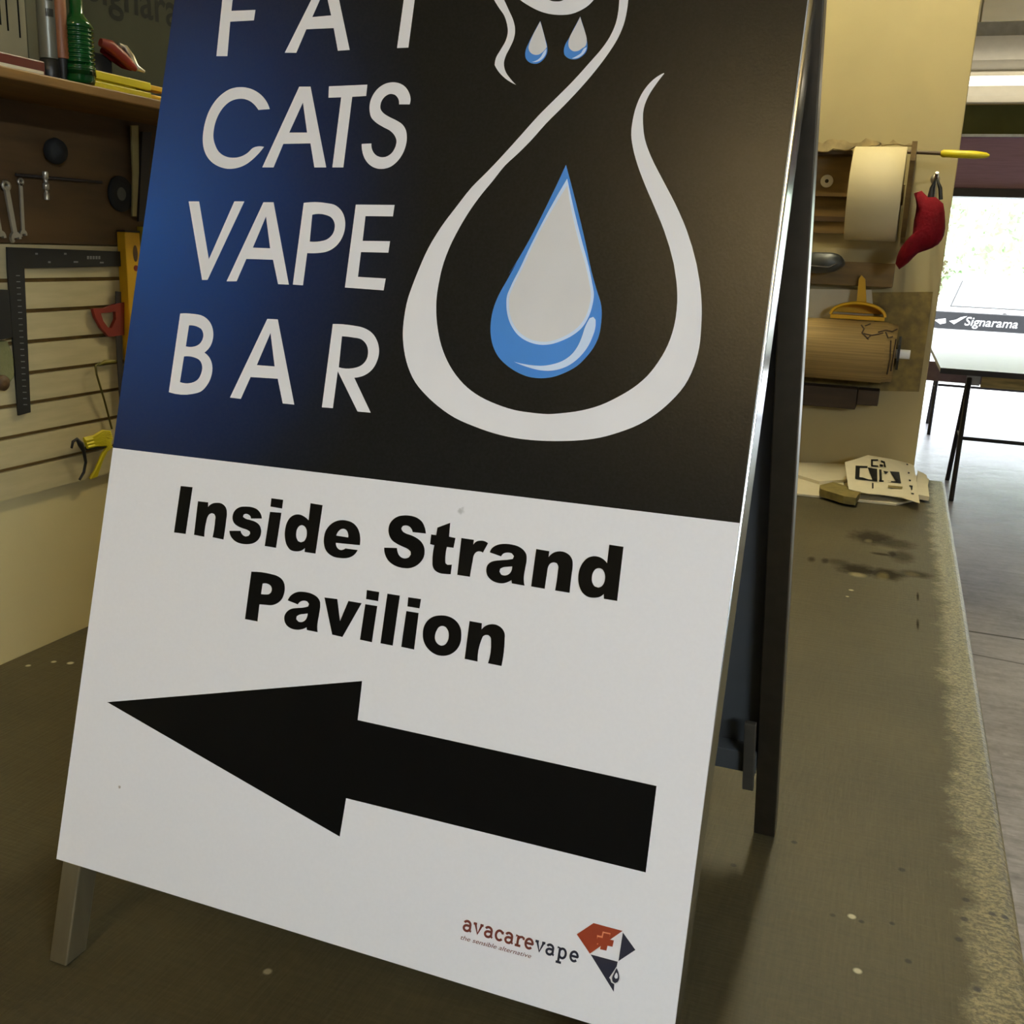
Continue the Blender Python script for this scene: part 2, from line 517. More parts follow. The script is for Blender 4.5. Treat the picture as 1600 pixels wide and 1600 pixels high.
    g.link(g.math('ADD', g.math('SUBTRACT', 0.56, g.math('MULTIPLY', e, 0.14)), g.math('MULTIPLY', matte[0], 0.35)), b.inputs['Roughness'])
    g.link(g.math('MULTIPLY', g.math('ADD', 0.46, g.math('MULTIPLY', e, 0.08)), g.math('SUBTRACT', 1.0, matte[0])), b.inputs['Specular IOR Level'])
    bn = g.new('ShaderNodeBump'); bn.inputs['Strength'].default_value = 0.2; bn.inputs['Distance'].default_value = 0.004
    g.link(g.math('ADD', g.math('ADD', sx, sy), g.math('MULTIPLY', g.math('MULTIPLY', e, cells), 5.0)), bn.inputs['Height'])
    g.link(bn.outputs[0], b.inputs['Normal'])
    return m
M['bench'] = bench_mat()

# ================================================================== the room
XL, YN, YD, XR, YB, ZC = -1.29, 3.62, 12.2, 4.8, -4.5, 3.2
NX = 0.104                                     # free end of the short wall behind the bench
struct(MB().box((XL - .1, YB, -.1), (XR, YD + .1, 0)).build('floor', M['floor']))
struct(MB().box((XL - .1, YB - .1, ZC), (XR + .1, YD + .1, ZC + .1)).build('ceiling', M['ceil']))
struct(MB().box((XL - .1, .05, 0), (XL, YD + .1, ZC)).build('wall_left', M['cream']))
struct(MB().box((XL - .1, YB, 0), (XL, .05, ZC)).build('wall_left_end', M['shade_wall']))  # unseen stretch, darkened to cut its reflection in the sign
struct(MB().box((XR, YB, 0), (XR + .1, YD + .1, ZC)).build('wall_right', M['wallgrey']))
struct(MB().box((XL - .1, YB - .1, 0), (XR + .1, YB, ZC)).build('wall_rear', M['shade_wall']))
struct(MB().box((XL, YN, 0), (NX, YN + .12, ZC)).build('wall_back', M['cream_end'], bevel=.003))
# street wall with the roller-door opening
w = MB()
w.box((XL, YD, 0), (0.1, YD + .12, ZC)).box((0.1, YD, 2.36), (XR, YD + .12, ZC)).box((4.7, YD, 0), (XR, YD + .12, 2.36))
struct(w.build('wall_front', M['dark_wall']))
d = MB().box((0.1, YD - .3, 2.36), (4.75, YD - .001, 2.86))
dr = struct(d.build('door_1', M['purple'], bevel=.01))
MB().box((0.1, YD - .34, 2.28), (4.75, YD - .03, 2.36)).build('bottom_bar', M['dark_steel'], dr)
MB().box((0.1, YD - .32, 2.86), (4.75, YD - .001, 2.885)).build('drum_flange', M['galv'], dr)
struct(MB().box((-12, YD + .1, -.12), (30, 70, -.02)).build('ground', M['asphalt']))

# ---- fluorescent fittings
def hung_light(x0, x1, y, label):
    """batten on two rods, trough reflector turned towards the bench"""
    t = empty('fluorescent_light', ((x0 + x1) / 2, y, 2.55))
    tag(t, label, 'light fitting', 'fluorescent lights under the ceiling')
    MB().box((x0, y - .03, 2.915), (x1, y + .09, 3.00)).build('housing', M['galv'], t, bevel=.006)
    r = MB()
    p = [(-.065, 2.915), (.045, 2.80), (.055, 2.742), (.04, 2.735), (.04, 2.729), (.09, 2.722), (.10, 2.68), (.07, 2.60), (.0, 2.555), (.0, 2.545), (.08, 2.585), (.13, 2.68), (.09, 2.915)]
    r.prism([(x0, y + a, z) for a, z in p], (x1 - x0, 0, 0))
    r.build('reflector', M['refl'], t)
    MB().tube([(x0 + .03, y - .005, 2.675), (x1 - .03, y - .005, 2.675)], .028, 16).build('tube', M['tube'], t)
    for xx in (x0, x1 - .03):
        MB().box((xx, y - .02, 2.64), (xx + .03, y + .07, 2.72)).build('lamp_holder', M['refl'], t)
    for xx in (x0 + .2, x1 - .2):
        MB().tube([(xx, y + .03, 2.99), (xx, y + .03, ZC)], .006, 8).build('hanger_rod', M['steel'], t)
hung_light(.02, 1.55, 7.2, 'lit fluorescent batten with white reflector hanging in front of the roller door')

def ceiling_light(p, q, label, k, drop=0.0):
    """batten with two bare tubes under a white enamel tray"""
    p, q = Vector((p[0], p[1], ZC - drop)), Vector((q[0], q[1], ZC - drop))
    t = empty('ceiling_light', (p + q) / 2)
    tag(t, label, 'light fitting', 'fluorescent lights under the ceiling')
    dr = (q - p).normalized(); sd = dr.cross(EZ)
    c = (p + q) / 2
    MB().obox(c - EZ * .025, (q - p) / 2, sd * .09, EZ * .025).build('tray', M['refl'], t, bevel=.004)
    if drop:
        for e in (p + dr * .25, q - dr * .25):
            MB().tube([e, e + EZ * drop], .006, 8).build('hanger_rod', M['steel'], t)
    for s_ in (-1, 1):
        MB().tube([p + dr * .04 + sd * .045 * s_ - EZ * .085, q - dr * .04 + sd * .045 * s_ - EZ * .085], .016, 12).build('tube', k, t)
        for e in (p + dr * .02, q - dr * .02):
            MB().obox(e + sd * .045 * s_ - EZ * .07, dr * .02, sd * .02, EZ * .03).build('lamp_holder', M['refl'], t)
M['tube_sheen'] = mat('added_sheen_tube', (255, 250, 230), 0.4, vary=0, emit=LAMP_SHEEN, ecol=(1.0, .74, .36))  # tubes of an unseen lamp added for the sign's warm sheen
M['tube_bench'] = mat('cream_lit_tube', (255, 250, 230), 0.4, vary=0, emit=LAMP_BENCH, ecol=(.98, .93, .66))
M['tube_fill'] = mat('added_fill_tube', (255, 255, 250), 0.4, vary=0, emit=LAMP_FILL, ecol=(.81, .915, 1.0))  # tubes of an unseen fill lamp added to brighten the sign's front
ceiling_light((-.35, -2.5), (-.35, -1.0), 'added unseen warm tubes behind the bench end, for the sheen on the sign', M['tube_sheen'])
ceiling_light((-.12, 2.35), (-.12, 3.45), 'cream twin tube fluorescent on the ceiling over the far end of the bench', M['tube_bench'])
ceiling_light((2.0, -2.4), (2.0, -.9), 'added unseen fill light with cool tubes hung low over the aisle', M['tube_fill'], .75)

# ================================================================== workbench
bc = ((BX0 + BX1) / 2, (BY0 + BY1) / 2, 0)
bench = tag(empty('workbench', bc), 'long workbench with a worn brown-grey top under the pavement sign', 'workbench')
bt = MB()
prof = [(BX0, BENCH - .05), (BX1 - .012, BENCH - .05), (BX1, BENCH - .038)] + [(BX1 - .016 + .016 * math.cos(a), BENCH - .016 + .016 * math.sin(a)) for a in (0, .4, .8, 1.2, pi / 2)] + [(BX0, BENCH)]
bt.prism([(x, BY1, z) for x, z in prof][::-1], (0, BY0 - BY1, 0))
bt.build('bench_top', M['bench'], bench)
for x in (BX0 + .08, BX1 - .14):
    for y in (BY0 + .1, (BY0 + BY1) / 2, BY1 - .1):
        MB().box((x - .045, y - .045, 0), (x + .045, y + .045, BENCH - .05)).build('leg', M['darkwood'], bench)
for x in (BX0 + .08, BX1 - .14):
    MB().box((x - .02, BY0 + .05, BENCH - .17), (x + .02, BY1 - .05, BENCH - .05)).build('apron_rail', M['darkwood'], bench)

# ================================================================== A-frame sign
LEAN = math.radians(15.5)
SU, SN = Vector((0, math.sin(LEAN), math.cos(LEAN))), Vector((0, -math.cos(LEAN), math.sin(LEAN)))
BL = Vector((-0.69314, 0.66775, CAM.z - 0.58731))
HB = 0.905
def B(u, v, w=0.0):
    return BL + EX * u + SU * v + SN * w
def uv(px, py):
    p = on_plane(px, py, BL, SN)
    return ((p - BL).x, (p - BL).dot(SU))
sign = tag(empty('pavement_sign', (-.393, .913, BENCH)), 'tall A-frame pavement sign, blue-black over white, with a black arrow and white lettering', 'sign')

def print_mat():
    """dark print: navy bloom at the outer edge fading to black"""
    m = mat('dark_print', (24, 24, 22), 0.30, vary=0, spec=0.31)
    g = N(m); b = g.nt.nodes['Principled BSDF']
    o = g.new('ShaderNodeTexCoord').outputs['Object']
    sp = g.new('ShaderNodeSeparateXYZ'); g.link(o, sp.inputs[0])
    c0 = B(0.0, 0.62) - Vector((-.393, .913, BENCH))
    dx = g.math('DIVIDE', g.math('SUBTRACT', sp.outputs[0], c0.x), 0.30)
    dz = g.math('DIVIDE', g.math('SUBTRACT', sp.outputs[2], c0.z), 0.34)
    d = g.math('SQRT', g.math('ADD', g.math('POWER', dx, 2.0), g.math('POWER', dz, 2.0)))
    r = g.new('ShaderNodeValToRGB')
    el = r.color_ramp.elements
    el[0].position, el[0].color = 0.0, (*lin((32, 80, 156)), 1)
    el[1].position, el[1].color = 1.0, (*lin((14, 15, 15)), 1)
    for p, cc in ((.25, (27, 63, 126)), (.6, (18, 36, 76)), (.85, (15, 21, 34))):
        e = el.new(p); e.color = (*lin(cc), 1)
    g.link(d, r.inputs[0])
    grain = g.noise(o, 420, 2)
    c = g.mix(g.math('MULTIPLY', g.ramp(grain, .3, .7), 0.09), r.outputs[0], lin((70, 72, 76)))
    g.link(c, b.inputs['Base Color'])
    bn = g.new('ShaderNodeBump'); bn.inputs['Strength'].default_value = 0.08; bn.inputs['Distance'].default_value = 0.001
    g.link(grain, bn.inputs['Height']); g.link(bn.outputs[0], b.inputs['Normal'])
    return m
M['print'] = print_mat()
def board_mat():
    m = mat('white_print_film', (232, 232, 236), 0.5, vary=0)
    g = N(m); b = g.nt.nodes['Principled BSDF']
    o = g.new('ShaderNodeTexCoord').outputs['Object']
    c = g.mix(g.ramp(g.noise(o, 300, 2), .3, .7), lin((231, 231, 235)), lin((233, 233, 237)))
    # a scuff and a dust dot
    for px, py, r, col in ((720, 797, .0035, (190, 190, 192)), (187, 1230, .0016, (170, 160, 150))):
        p = B(*uv(px, py)) - Vector((-.393, .913, BENCH))
        vd = g.new('ShaderNodeVectorMath', operation='DISTANCE')
        g.link(o, vd.inputs[0]); vd.inputs[1].default_value = p
        k = g.ramp(g.math('ADD', vd.outputs['Value'], g.math('MULTIPLY', g.math('SUBTRACT', g.noise(o, 260, 3), .5), r * 2)), r, r * .3)
        c = g.mix(k, c, lin(col))
    g.link(c, b.inputs['Base Color'])
    return m
M['board'] = board_mat()

VD0, VD1 = uv(180, 700)[1], uv(1153, 817)[1]       # lower edge of the dark print
PR = ((0.0, 0.0), (0.5995, -0.0025), (0.5945, HB), (0.0012, HB))
def board_u(side, v):
    a, b = (PR[0], PR[3]) if side == 0 else (PR[1], PR[2])
    return a[0] + (b[0] - a[0]) * v / HB
fp = MB()
fp.prism([B(u, v, -.004) for u, v in PR], SN * .004, mi=0)
front = fp.build('front_panel', M['board'], sign)
dk = MB().prism([B(board_u(0, VD0), VD0), B(board_u(1, VD1), VD1), B(*PR[2]), B(*PR[3])], SN * .0002)
dk.build('dark_print', M['print'], front)

def art(name, mt, shapes, w=.0004, lab=None, parent=None):
    """shapes: (outline, [holes]) lists of frame pixels on the sign face -> one thin film"""
    mb = MB()
    for k, (out, holes) in enumerate(shapes):
        mb.prism([B(*uv(*p), w - .0002) for p in out], SN * .0002, [[B(*uv(*p), w - .0002) for p in h] for h in holes])
    o = mb.build(name, mt, parent or front)
    if lab: o['label'] = lab
    return o
def Z(off, s, pts, sm=True, **k):
    pts = smooth(pts, **k) if sm else [Vector(p) for p in pts]
    return [(off[0] + p[0] * s, off[1] + p[1] * s) for p in pts]
def glyphs(off, s, items):
    return [(Z(off, s, out, per=4), [Z(off, s, h, per=4) for h in holes]) for out, holes in items]

# ---- white lettering on the dark print
q1, q2, qs = (240, 0), (240, 280), .2625
FAT = [([(375, 335), (440, 335), (457, 130), (598, 122), (607, 60), (464, 66), (480, -80), (640, -90), (647, -150), (425, -140)], []),
       ([(782, 315), (850, 315), (910, 175), (1073, 168), (1098, 303), (1168, 298), (1073, -150), (1015, -150)], [[(945, 103), (1058, 93), (1037, 0), (1022, -70)]]),
       ([(1450, 287), (1517, 284), (1567, -93), (1690, -100), (1697, -160), (1408, -150), (1400, -88), (1503, -92)], [])]
CATS = [([(692, 650), (670, 600), (640, 565), (600, 538), (555, 523), (510, 520), (460, 530), (410, 560), (370, 600), (335, 655), (312, 715), (298, 780), (294, 830), (300, 885), (318, 930), (350, 968), (390, 992), (440, 1005), (485, 1003), (540, 985), (590, 950), (630, 910), (658, 875),
         (595, 880), (560, 912), (520, 933), (470, 940), (425, 930), (390, 905), (368, 865), (357, 820), (360, 770), (372, 720), (395, 670), (425, 630), (460, 603), (500, 590), (540, 590), (575, 603), (605, 628), (625, 655)], []),
        ([(648, 997), (715, 997), (773, 857), (935, 854), (958, 997), (1028, 997), (935, 517), (868, 517)], [[(808, 790), (915, 790), (890, 610)]]),
        ([(1042, 582), (1045, 515), (1273, 505), (1266, 572), (1183, 577), (1130, 997), (1065, 997), (1118, 580)], []),
        ([(1525, 622), (1530, 588), (1520, 550), (1495, 515), (1460, 496), (1425, 491), (1380, 500), (1340, 525), (1308, 565), (1290, 610), (1287, 660), (1297, 700), (1325, 730), (1370, 758), (1410, 780), (1437, 810), (1447, 840), (1440, 875), (1420, 910), (1390, 932), (1360, 937), (1330, 928), (1308, 905), (1297, 855),
          (1240, 858), (1243, 900), (1258, 945), (1285, 980), (1325, 1002), (1360, 1006), (1400, 998), (1440, 972), (1475, 930), (1498, 880), (1508, 820), (1500, 770), (1480, 740), (1450, 720), (1400, 695), (1370, 675), (1352, 650), (1352, 620), (1365, 590), (1385, 570), (1410, 560), (1440, 567), (1458, 590), (1462, 622)], [])]
VAPE = [([(210, 133), (272, 133), (330, 478), (482, 133), (541, 133), (322, 600), (290, 600)], []),
        ([(436, 608), (495, 608), (553, 475), (712, 480), (742, 625), (806, 628), (715, 138), (655, 138)], [[(592, 408), (695, 412), (670, 222)]]),
        ([(895, 142), (1030, 143), (1085, 157), (1120, 190), (1140, 245), (1140, 290), (1122, 350), (1085, 400), (1035, 430), (975, 440), (915, 440), (890, 632), (830, 628)], [[(945, 212), (1025, 213), (1060, 230), (1078, 262), (1078, 298), (1065, 330), (1035, 358), (995, 370), (930, 372)]]),
        ([(1205, 152), (1435, 154), (1425, 222), (1262, 220), (1245, 368), (1408, 370), (1398, 438), (1235, 434), (1217, 582), (1382, 592), (1370, 662), (1140, 645)], [])]
BAR = [([(160, 800), (235, 802), (295, 815), (335, 850), (355, 905), (352, 960), (335, 1000), (303, 1032), (335, 1065), (350, 1110), (345, 1170), (320, 1225), (285, 1262), (235, 1278), (92, 1268)],
        [[(212, 870), (250, 874), (283, 890), (297, 920), (292, 955), (270, 985), (235, 998), (193, 995)], [(182, 1055), (240, 1060), (275, 1078), (290, 1110), (285, 1155), (262, 1195), (225, 1213), (158, 1208)]]),
       ([(456, 1300), (520, 1308), (578, 1178), (740, 1188), (770, 1335), (838, 1342), (740, 835), (678, 832)], [[(615, 1107), (722, 1115), (697, 915)]]),
       ([(1068, 862), (1190, 872), (1250, 885), (1300, 915), (1332, 965), (1343, 1025), (1330, 1085), (1300, 1135), (1250, 1170), (1195, 1182), (1293, 1390), (1215, 1383), (1097, 1142), (1068, 1363), (1003, 1358)],
        [[(1122, 935), (1185, 942), (1240, 955), (1268, 985), (1278, 1030), (1265, 1080), (1235, 1110), (1185, 1126), (1103, 1120)]])]
for q_, w_, l_ in ((q1, FAT, 'topmost row of white sloping capitals'), (q1, CATS, 'second row of white sloping capitals'), (q2, VAPE, 'third row of white sloping capitals'), (q2, BAR, 'lowest row of white sloping capitals')):
    art('lettering', M['white_v'], glyphs(q_, qs, w_), lab=l_)

# ---- cat line drawing
zA, zB, zC, zD, zE = ((760, 0), .15), ((640, 200), .1625), ((620, 440), .1625), ((860, 440), .1625), ((880, 100), .1625)
def px(z, pts): return [(z[0][0] + x * z[1], z[0][1] + y * z[1]) for x, y in pts]
outer = px(zA, [(1385, -130), (1385, 0), (1375, 120), (1350, 240), (1290, 380), (1210, 500), (1080, 650), (900, 850), (720, 1030), (540, 1210), (370, 1400)]) + \
        px(zB, [(914, 246), (750, 420), (600, 570), (450, 760), (300, 960), (180, 1160), (90, 1360), (20, 1540)]) + \
        px(zC, [(110, 160), (75, 330), (60, 500), (72, 660), (110, 820), (180, 970), (280, 1090), (400, 1200), (560, 1310), (740, 1390), (940, 1460), (1140, 1505), (1350, 1528)]) + \
        px(zD, [(123, 1533), (300, 1525), (480, 1500), (660, 1450), (860, 1370), (1020, 1270), (1160, 1150), (1290, 1000), (1380, 820), (1430, 640), (1450, 440), (1455, 240), (1435, 0)]) + \
        px(zE, [(1188, 1600), (1080, 1350), (950, 1100), (840, 880), (785, 720), (768, 570), (775, 430), (820, 310), (890, 200), (973, 92)])
inner = px(zE, [(965, 90), (870, 150), (780, 250), (710, 390), (670, 540), (655, 680), (670, 800), (715, 970), (790, 1170), (880, 1380), (970, 1600)]) + \
        px(zD, [(1213, 0), (1220, 200), (1190, 430), (1130, 610), (1040, 770), (930, 910), (800, 1020), (650, 1110), (480, 1190), (300, 1240), (123, 1265)]) + \
        px(zC, [(1460, 1275), (1300, 1262), (1130, 1235), (960, 1180), (800, 1105), (680, 1020), (570, 900), (490, 770), (430, 620), (395, 460), (380, 300), (385, 140), (408, 0)]) + \
        px(zB, [(310, 1360), (380, 1160), (480, 960), (590, 780), (700, 630), (800, 510), (920, 360)]) + \
        px(zA, [(330, 1600), (460, 1470), (620, 1290), (800, 1110), (980, 920), (1150, 720), (1280, 545), (1370, 400), (1430, 260), (1465, 110), (1478, 0), (1480, -130)])
tail = [tuple(p) for p in smooth(outer + inner, per=3)]
whisker = [tuple(p) for p in smooth(px(zA, [(0, -120), (80, 0), (130, 80), (190, 170), (215, 250), (225, 330), (205, 420), (150, 520), (100, 610), (88, 680), (130, 750), (200, 820), (310, 885),
                                            (250, 820), (200, 745), (183, 660), (200, 590), (250, 490), (285, 410), (300, 320), (280, 210), (240, 120), (185, 0), (120, -120)]), per=4)]
chin = [tuple(p) for p in smooth(px(zA, [(250, -80), (350, 0), (450, 65), (550, 115), (650, 145), (770, 157), (880, 148), (980, 110), (1060, 60), (1120, 0), (1200, -100), (1040, -90), (900, -40), (810, 0), (780, 13), (730, 18), (680, 12), (650, 0), (560, -40), (420, -90)]), per=4)]
art('outline_drawing', M['white_v'], [(tail, []), (whisker, []), (chin, [])], lab='white flowing outline of a seated cat with a long curved tail')

# ---- droplets
zF, zG = ((750, 380), .1375), ((810, 10), .075)
tip = (884.5, 258.0)
drop = [tip] + px(zB, [(1350, 690), (1150, 1080), (960, 1400)]) + px(zF, [(430, 200), (310, 420), (210, 600), (150, 760), (125, 900), (122, 1020), (150, 1170), (210, 1290), (320, 1400), (430, 1470), (560, 1520), (700, 1535), (830, 1520), (970, 1470), (1110, 1390), (1220, 1280), (1300, 1170), (1355, 1040), (1378, 900), (1380, 720), (1320, 510), (1270, 330), (1200, 0)])
drop[1:4] = [(859, 312), (827, 375.5), (796, 427.5)]
body = [(886.5, 279.5), (829.5, 384)] + px(zF, [(460, 280), (345, 510), (310, 600), (303, 700), (318, 830), (370, 960), (450, 1060), (560, 1125), (680, 1155), (800, 1150), (930, 1110), (1050, 1050), (1160, 960), (1230, 850), (1275, 720), (1295, 580), (1275, 450), (1220, 200), (1165, 0)])
core = [(887, 290)] + px(zF, [(620, 0), (490, 280), (375, 510), (338, 610), (332, 700), (347, 820), (395, 940), (470, 1030), (570, 1092), (680, 1120), (800, 1116), (920, 1078), (1035, 1018), (1135, 935), (1203, 835), (1245, 715), (1265, 580), (1245, 450), (1190, 200), (1130, 0)])
glint = px(zF, [(1250, 855), (1290, 840), (1315, 870), (1315, 950), (1280, 1070), (1220, 1190), (1130, 1300), (1030, 1380), (920, 1430), (800, 1452), (680, 1445), (560, 1415), (460, 1380), (390, 1350), (500, 1375), (600, 1390), (720, 1395), (840, 1375), (940, 1340), (1040, 1270), (1110, 1180), (1160, 1070), (1200, 950)])
S = lambda pts, **k: [tuple(p) for p in smooth(pts, per=4, **k)]
d1 = art('droplet', M['blue_v'], [(S(drop), [])], lab='large blue droplet')
art('droplet_rim', M['pale_v'], [(S(body), [])], .0006, parent=front)
art('droplet_body', M['grey_v'], [(S(core), [])], .0008, parent=front)
art('droplet_glint', M['pale_v'], [(S(glint), [])], .0010, parent=front)
for out, bod, gl in (([(458, 310), (390, 430), (300, 600), (220, 760), (160, 900), (145, 1000), (160, 1090), (220, 1160), (310, 1195), (400, 1190), (500, 1130), (580, 1020), (605, 930), (600, 830), (560, 680), (510, 490)],
                      [(458, 320), (400, 430), (310, 600), (235, 780), (215, 870), (250, 960), (330, 1010), (420, 1010), (490, 970), (560, 900), (596, 850), (560, 690), (508, 490)],
                      [(590, 890), (565, 1020), (485, 1115), (400, 1160), (290, 1165), (390, 1130), (465, 1070), (530, 960)]),
                     ([(1290, 215), (1230, 330), (1150, 480), (1060, 660), (980, 800), (950, 920), (960, 1010), (1020, 1070), (1110, 1105), (1220, 1100), (1330, 1040), (1410, 950), (1440, 850), (1430, 720), (1380, 500), (1325, 330)],
                      [(1290, 225), (1240, 330), (1160, 480), (1060, 690), (1045, 790), (1070, 880), (1150, 940), (1250, 930), (1330, 880), (1405, 820), (1425, 740), (1378, 500), (1322, 330)],
                      [(1425, 860), (1392, 955), (1315, 1035), (1225, 1085), (1120, 1092), (1215, 1045), (1305, 985), (1370, 890)])):
    t_ = art('droplet', M['blue_v'], [(S(px(zG, out)), [])], lab='small droplet')
    art('droplet_body', M['grey_v'], [(S(px(zG, bod)), [])], .0006, parent=front)
    art('droplet_glint', M['pale_v'], [(S(px(zG, gl)), [])], .0008, parent=front)

# ---- black words and arrow on the white half
z1, z2, z3, z4, z5, z6, z7 = (260, 740), (420, 740), (590, 780), (780, 780), (370, 870), (540, 880), (620, 880)
e8 = .125
W1 = glyphs(z1, e8, [
    ([(182, 155), (330, 170), (242, 755), (98, 735)], []),
    ([(398, 345), (525, 360), (522, 420), (570, 378), (630, 365), (700, 378), (745, 425), (758, 500), (750, 580), (715, 825), (580, 795), (612, 590), (615, 535), (600, 505), (572, 495), (540, 508), (515, 545), (500, 600), (475, 790), (348, 765)], []),
    ([(1195, 562), (1180, 500), (1140, 450), (1080, 422), (1000, 412), (920, 420), (865, 455), (835, 510), (830, 570), (850, 620), (890, 655), (950, 682), (1015, 705), (1045, 725), (1050, 750), (1030, 778), (995, 787), (960, 770), (940, 745), (930, 715), (790, 715), (800, 765), (830, 815), (880, 855), (950, 878), (1030, 882), (1100, 865), (1155, 820), (1182, 760), (1185, 700), (1165, 645), (1120, 605), (1050, 580), (990, 562), (960, 540), (965, 518), (985, 505), (1020, 508), (1050, 530), (1060, 562)], []),
    ([(1315, 308), (1462, 328), (1448, 438), (1303, 412)], []), ([(1298, 478), (1440, 490), (1372, 928), (1232, 905)], [])])
W1 += glyphs(z2, e8, [
    ([(525, 370), (675, 395), (585, 1000), (450, 980), (455, 930), (400, 965), (340, 972), (275, 955), (230, 900), (208, 830), (202, 760), (210, 680), (235, 600), (280, 540), (340, 512), (400, 515), (450, 540), (500, 585)], [[(415, 645), (450, 660), (472, 695), (478, 740), (470, 800), (445, 845), (405, 860), (370, 845), (348, 800), (345, 750), (358, 690), (385, 655)]]),
    ([(1140, 895), (1145, 810), (1135, 740), (1105, 670), (1050, 615), (980, 588), (900, 582), (820, 605), (755, 655), (712, 720), (692, 800), (692, 880), (712, 950), (755, 1005), (815, 1040), (890, 1055), (960, 1058), (1020, 1045), (1075, 1010), (1112, 955), (960, 935), (940, 948), (905, 955), (870, 940), (848, 910), (840, 865)], [[(845, 775), (870, 725), (900, 698), (935, 690), (970, 705), (990, 740), (995, 798)]])])
W1 += glyphs(z3, e8, [
    ([(605, 430), (590, 350), (555, 280), (490, 230), (420, 208), (340, 202), (260, 215), (195, 255), (152, 315), (138, 385), (150, 455), (185, 515), (240, 555), (310, 590), (380, 622), (415, 655), (418, 690), (395, 725), (350, 740), (305, 730), (270, 700), (252, 660), (245, 610), (85, 605), (90, 670), (120, 745), (170, 800), (240, 840), (320, 860), (400, 862), (470, 840), (535, 790), (575, 730), (590, 655), (580, 590), (545, 530), (490, 485), (420, 450), (350, 425), (310, 395), (298, 365), (315, 337), (355, 328), (400, 342), (425, 370), (440, 412)], []),
    ([(910, 295), (895, 468), (975, 485), (950, 608), (868, 597), (848, 760), (850, 800), (875, 820), (930, 818), (915, 938), (850, 935), (780, 925), (715, 885), (690, 830), (688, 780), (712, 575), (658, 562), (672, 440), (735, 450), (750, 355)], []),
    ([(1050, 485), (1205, 508), (1198, 570), (1235, 530), (1290, 518), (1340, 525), (1382, 550), (1318, 668), (1270, 652), (1230, 665), (1205, 700), (1190, 770), (1155, 970), (998, 945)], [])])
W1 += glyphs(z4, e8, [
    ([(-115, 665), (-95, 620), (-60, 590), (-10, 568), (60, 558), (150, 565), (240, 590), (305, 635), (340, 690), (345, 750), (325, 870), (308, 1000), (318, 1080), (160, 1052), (155, 1010), (110, 1035), (40, 1052), (-20, 1045), (-90, 1015), (-145, 955), (-160, 890), (-145, 825), (-105, 787), (-50, 770), (30, 762), (105, 757), (172, 746), (186, 712), (160, 678), (105, 668), (55, 680), (25, 715)], [[(165, 840), (160, 880), (140, 920), (100, 948), (60, 953), (25, 940), (5, 905), (15, 870), (50, 852), (110, 845)]]),
    ([(465, 622), (628, 650), (618, 725), (670, 675), (740, 652), (815, 660), (880, 700), (915, 760), (920, 830), (905, 950), (880, 1170), (700, 1140), (735, 900), (740, 840), (720, 800), (680, 790), (640, 805), (612, 850), (600, 920), (570, 1120), (402, 1090)], []),
    ([(1378, 568), (1555, 595), (1475, 1272), (1310, 1245), (1308, 1185), (1260, 1220), (1190, 1232), (1110, 1220), (1045, 1170), (1005, 1090), (990, 990), (1005, 880), (1050, 790), (1115, 730), (1200, 712), (1280, 735), (1350, 800)], [[(1250, 862), (1295, 880), (1320, 930), (1325, 990), (1310, 1050), (1280, 1090), (1240, 1105), (1195, 1090), (1165, 1040), (1160, 980), (1178, 910), (1210, 872)]])])
W2 = glyphs(z5, e8, [
    ([(185, 185), (430, 215), (510, 240), (565, 280), (595, 335), (602, 400), (590, 470), (560, 535), (510, 580), (440, 605), (360, 600), (285, 595), (260, 808), (105, 778)], [[(325, 335), (390, 338), (425, 360), (440, 400), (430, 445), (400, 468), (360, 470), (305, 465)]]),
    ([(640, 545), (668, 495), (710, 460), (770, 438), (850, 440), (940, 462), (1005, 502), (1040, 555), (1045, 610), (1030, 720), (1008, 870), (1012, 942), (878, 915), (875, 880), (820, 905), (750, 912), (680, 895), (625, 855), (598, 795), (600, 735), (630, 685), (685, 650), (760, 640), (850, 632), (895, 620), (905, 590), (885, 560), (845, 548), (800, 558), (765, 595)], [[(888, 708), (880, 755), (855, 795), (815, 815), (770, 808), (745, 780), (750, 745), (790, 722), (840, 715)]]),
    ([(1098, 508), (1258, 528), (1292, 805), (1398, 552), (1562, 580), (1322, 1002), (1195, 972)], [])])
W2 += glyphs(z6, e8, [
    ([(268, 335), (422, 360), (408, 475), (258, 448)], []), ([(248, 512), (398, 535), (330, 988), (182, 955)], []),
    ([(525, 380), (680, 405), (590, 1030), (438, 1000)], []),
    ([(785, 425), (945, 448), (925, 565), (775, 540)], []), ([(762, 598), (915, 622), (858, 1080), (698, 1045)], []),
    ([(1185, 652), (1270, 660), (1350, 695), (1410, 755), (1442, 830), (1448, 910), (1435, 1000), (1390, 1080), (1320, 1135), (1230, 1158), (1150, 1148), (1070, 1105), (1010, 1040), (975, 960), (968, 870), (985, 785), (1030, 715), (1100, 668)], [[(1210, 785), (1255, 800), (1285, 850), (1292, 910), (1278, 975), (1240, 1020), (1195, 1030), (1150, 1005), (1120, 950), (1120, 900), (1140, 840), (1170, 798)]])])
W2 += glyphs(z7, e8, [([(912, 722), (1065, 750), (1060, 830), (1110, 785), (1185, 762), (1260, 775), (1320, 820), (1350, 880), (1350, 950), (1310, 1285), (1142, 1250), (1180, 980), (1175, 930), (1150, 902), (1115, 897), (1078, 915), (1058, 960), (1010, 1230), (850, 1195)], [])])
for w_, l_ in ((W1[:7], 'first heavy black word'), (W1[7:], 'second heavy black word'), (W2, 'heavy black word of the lower line')):
    art('lettering', M['ink'], w_, lab=l_)
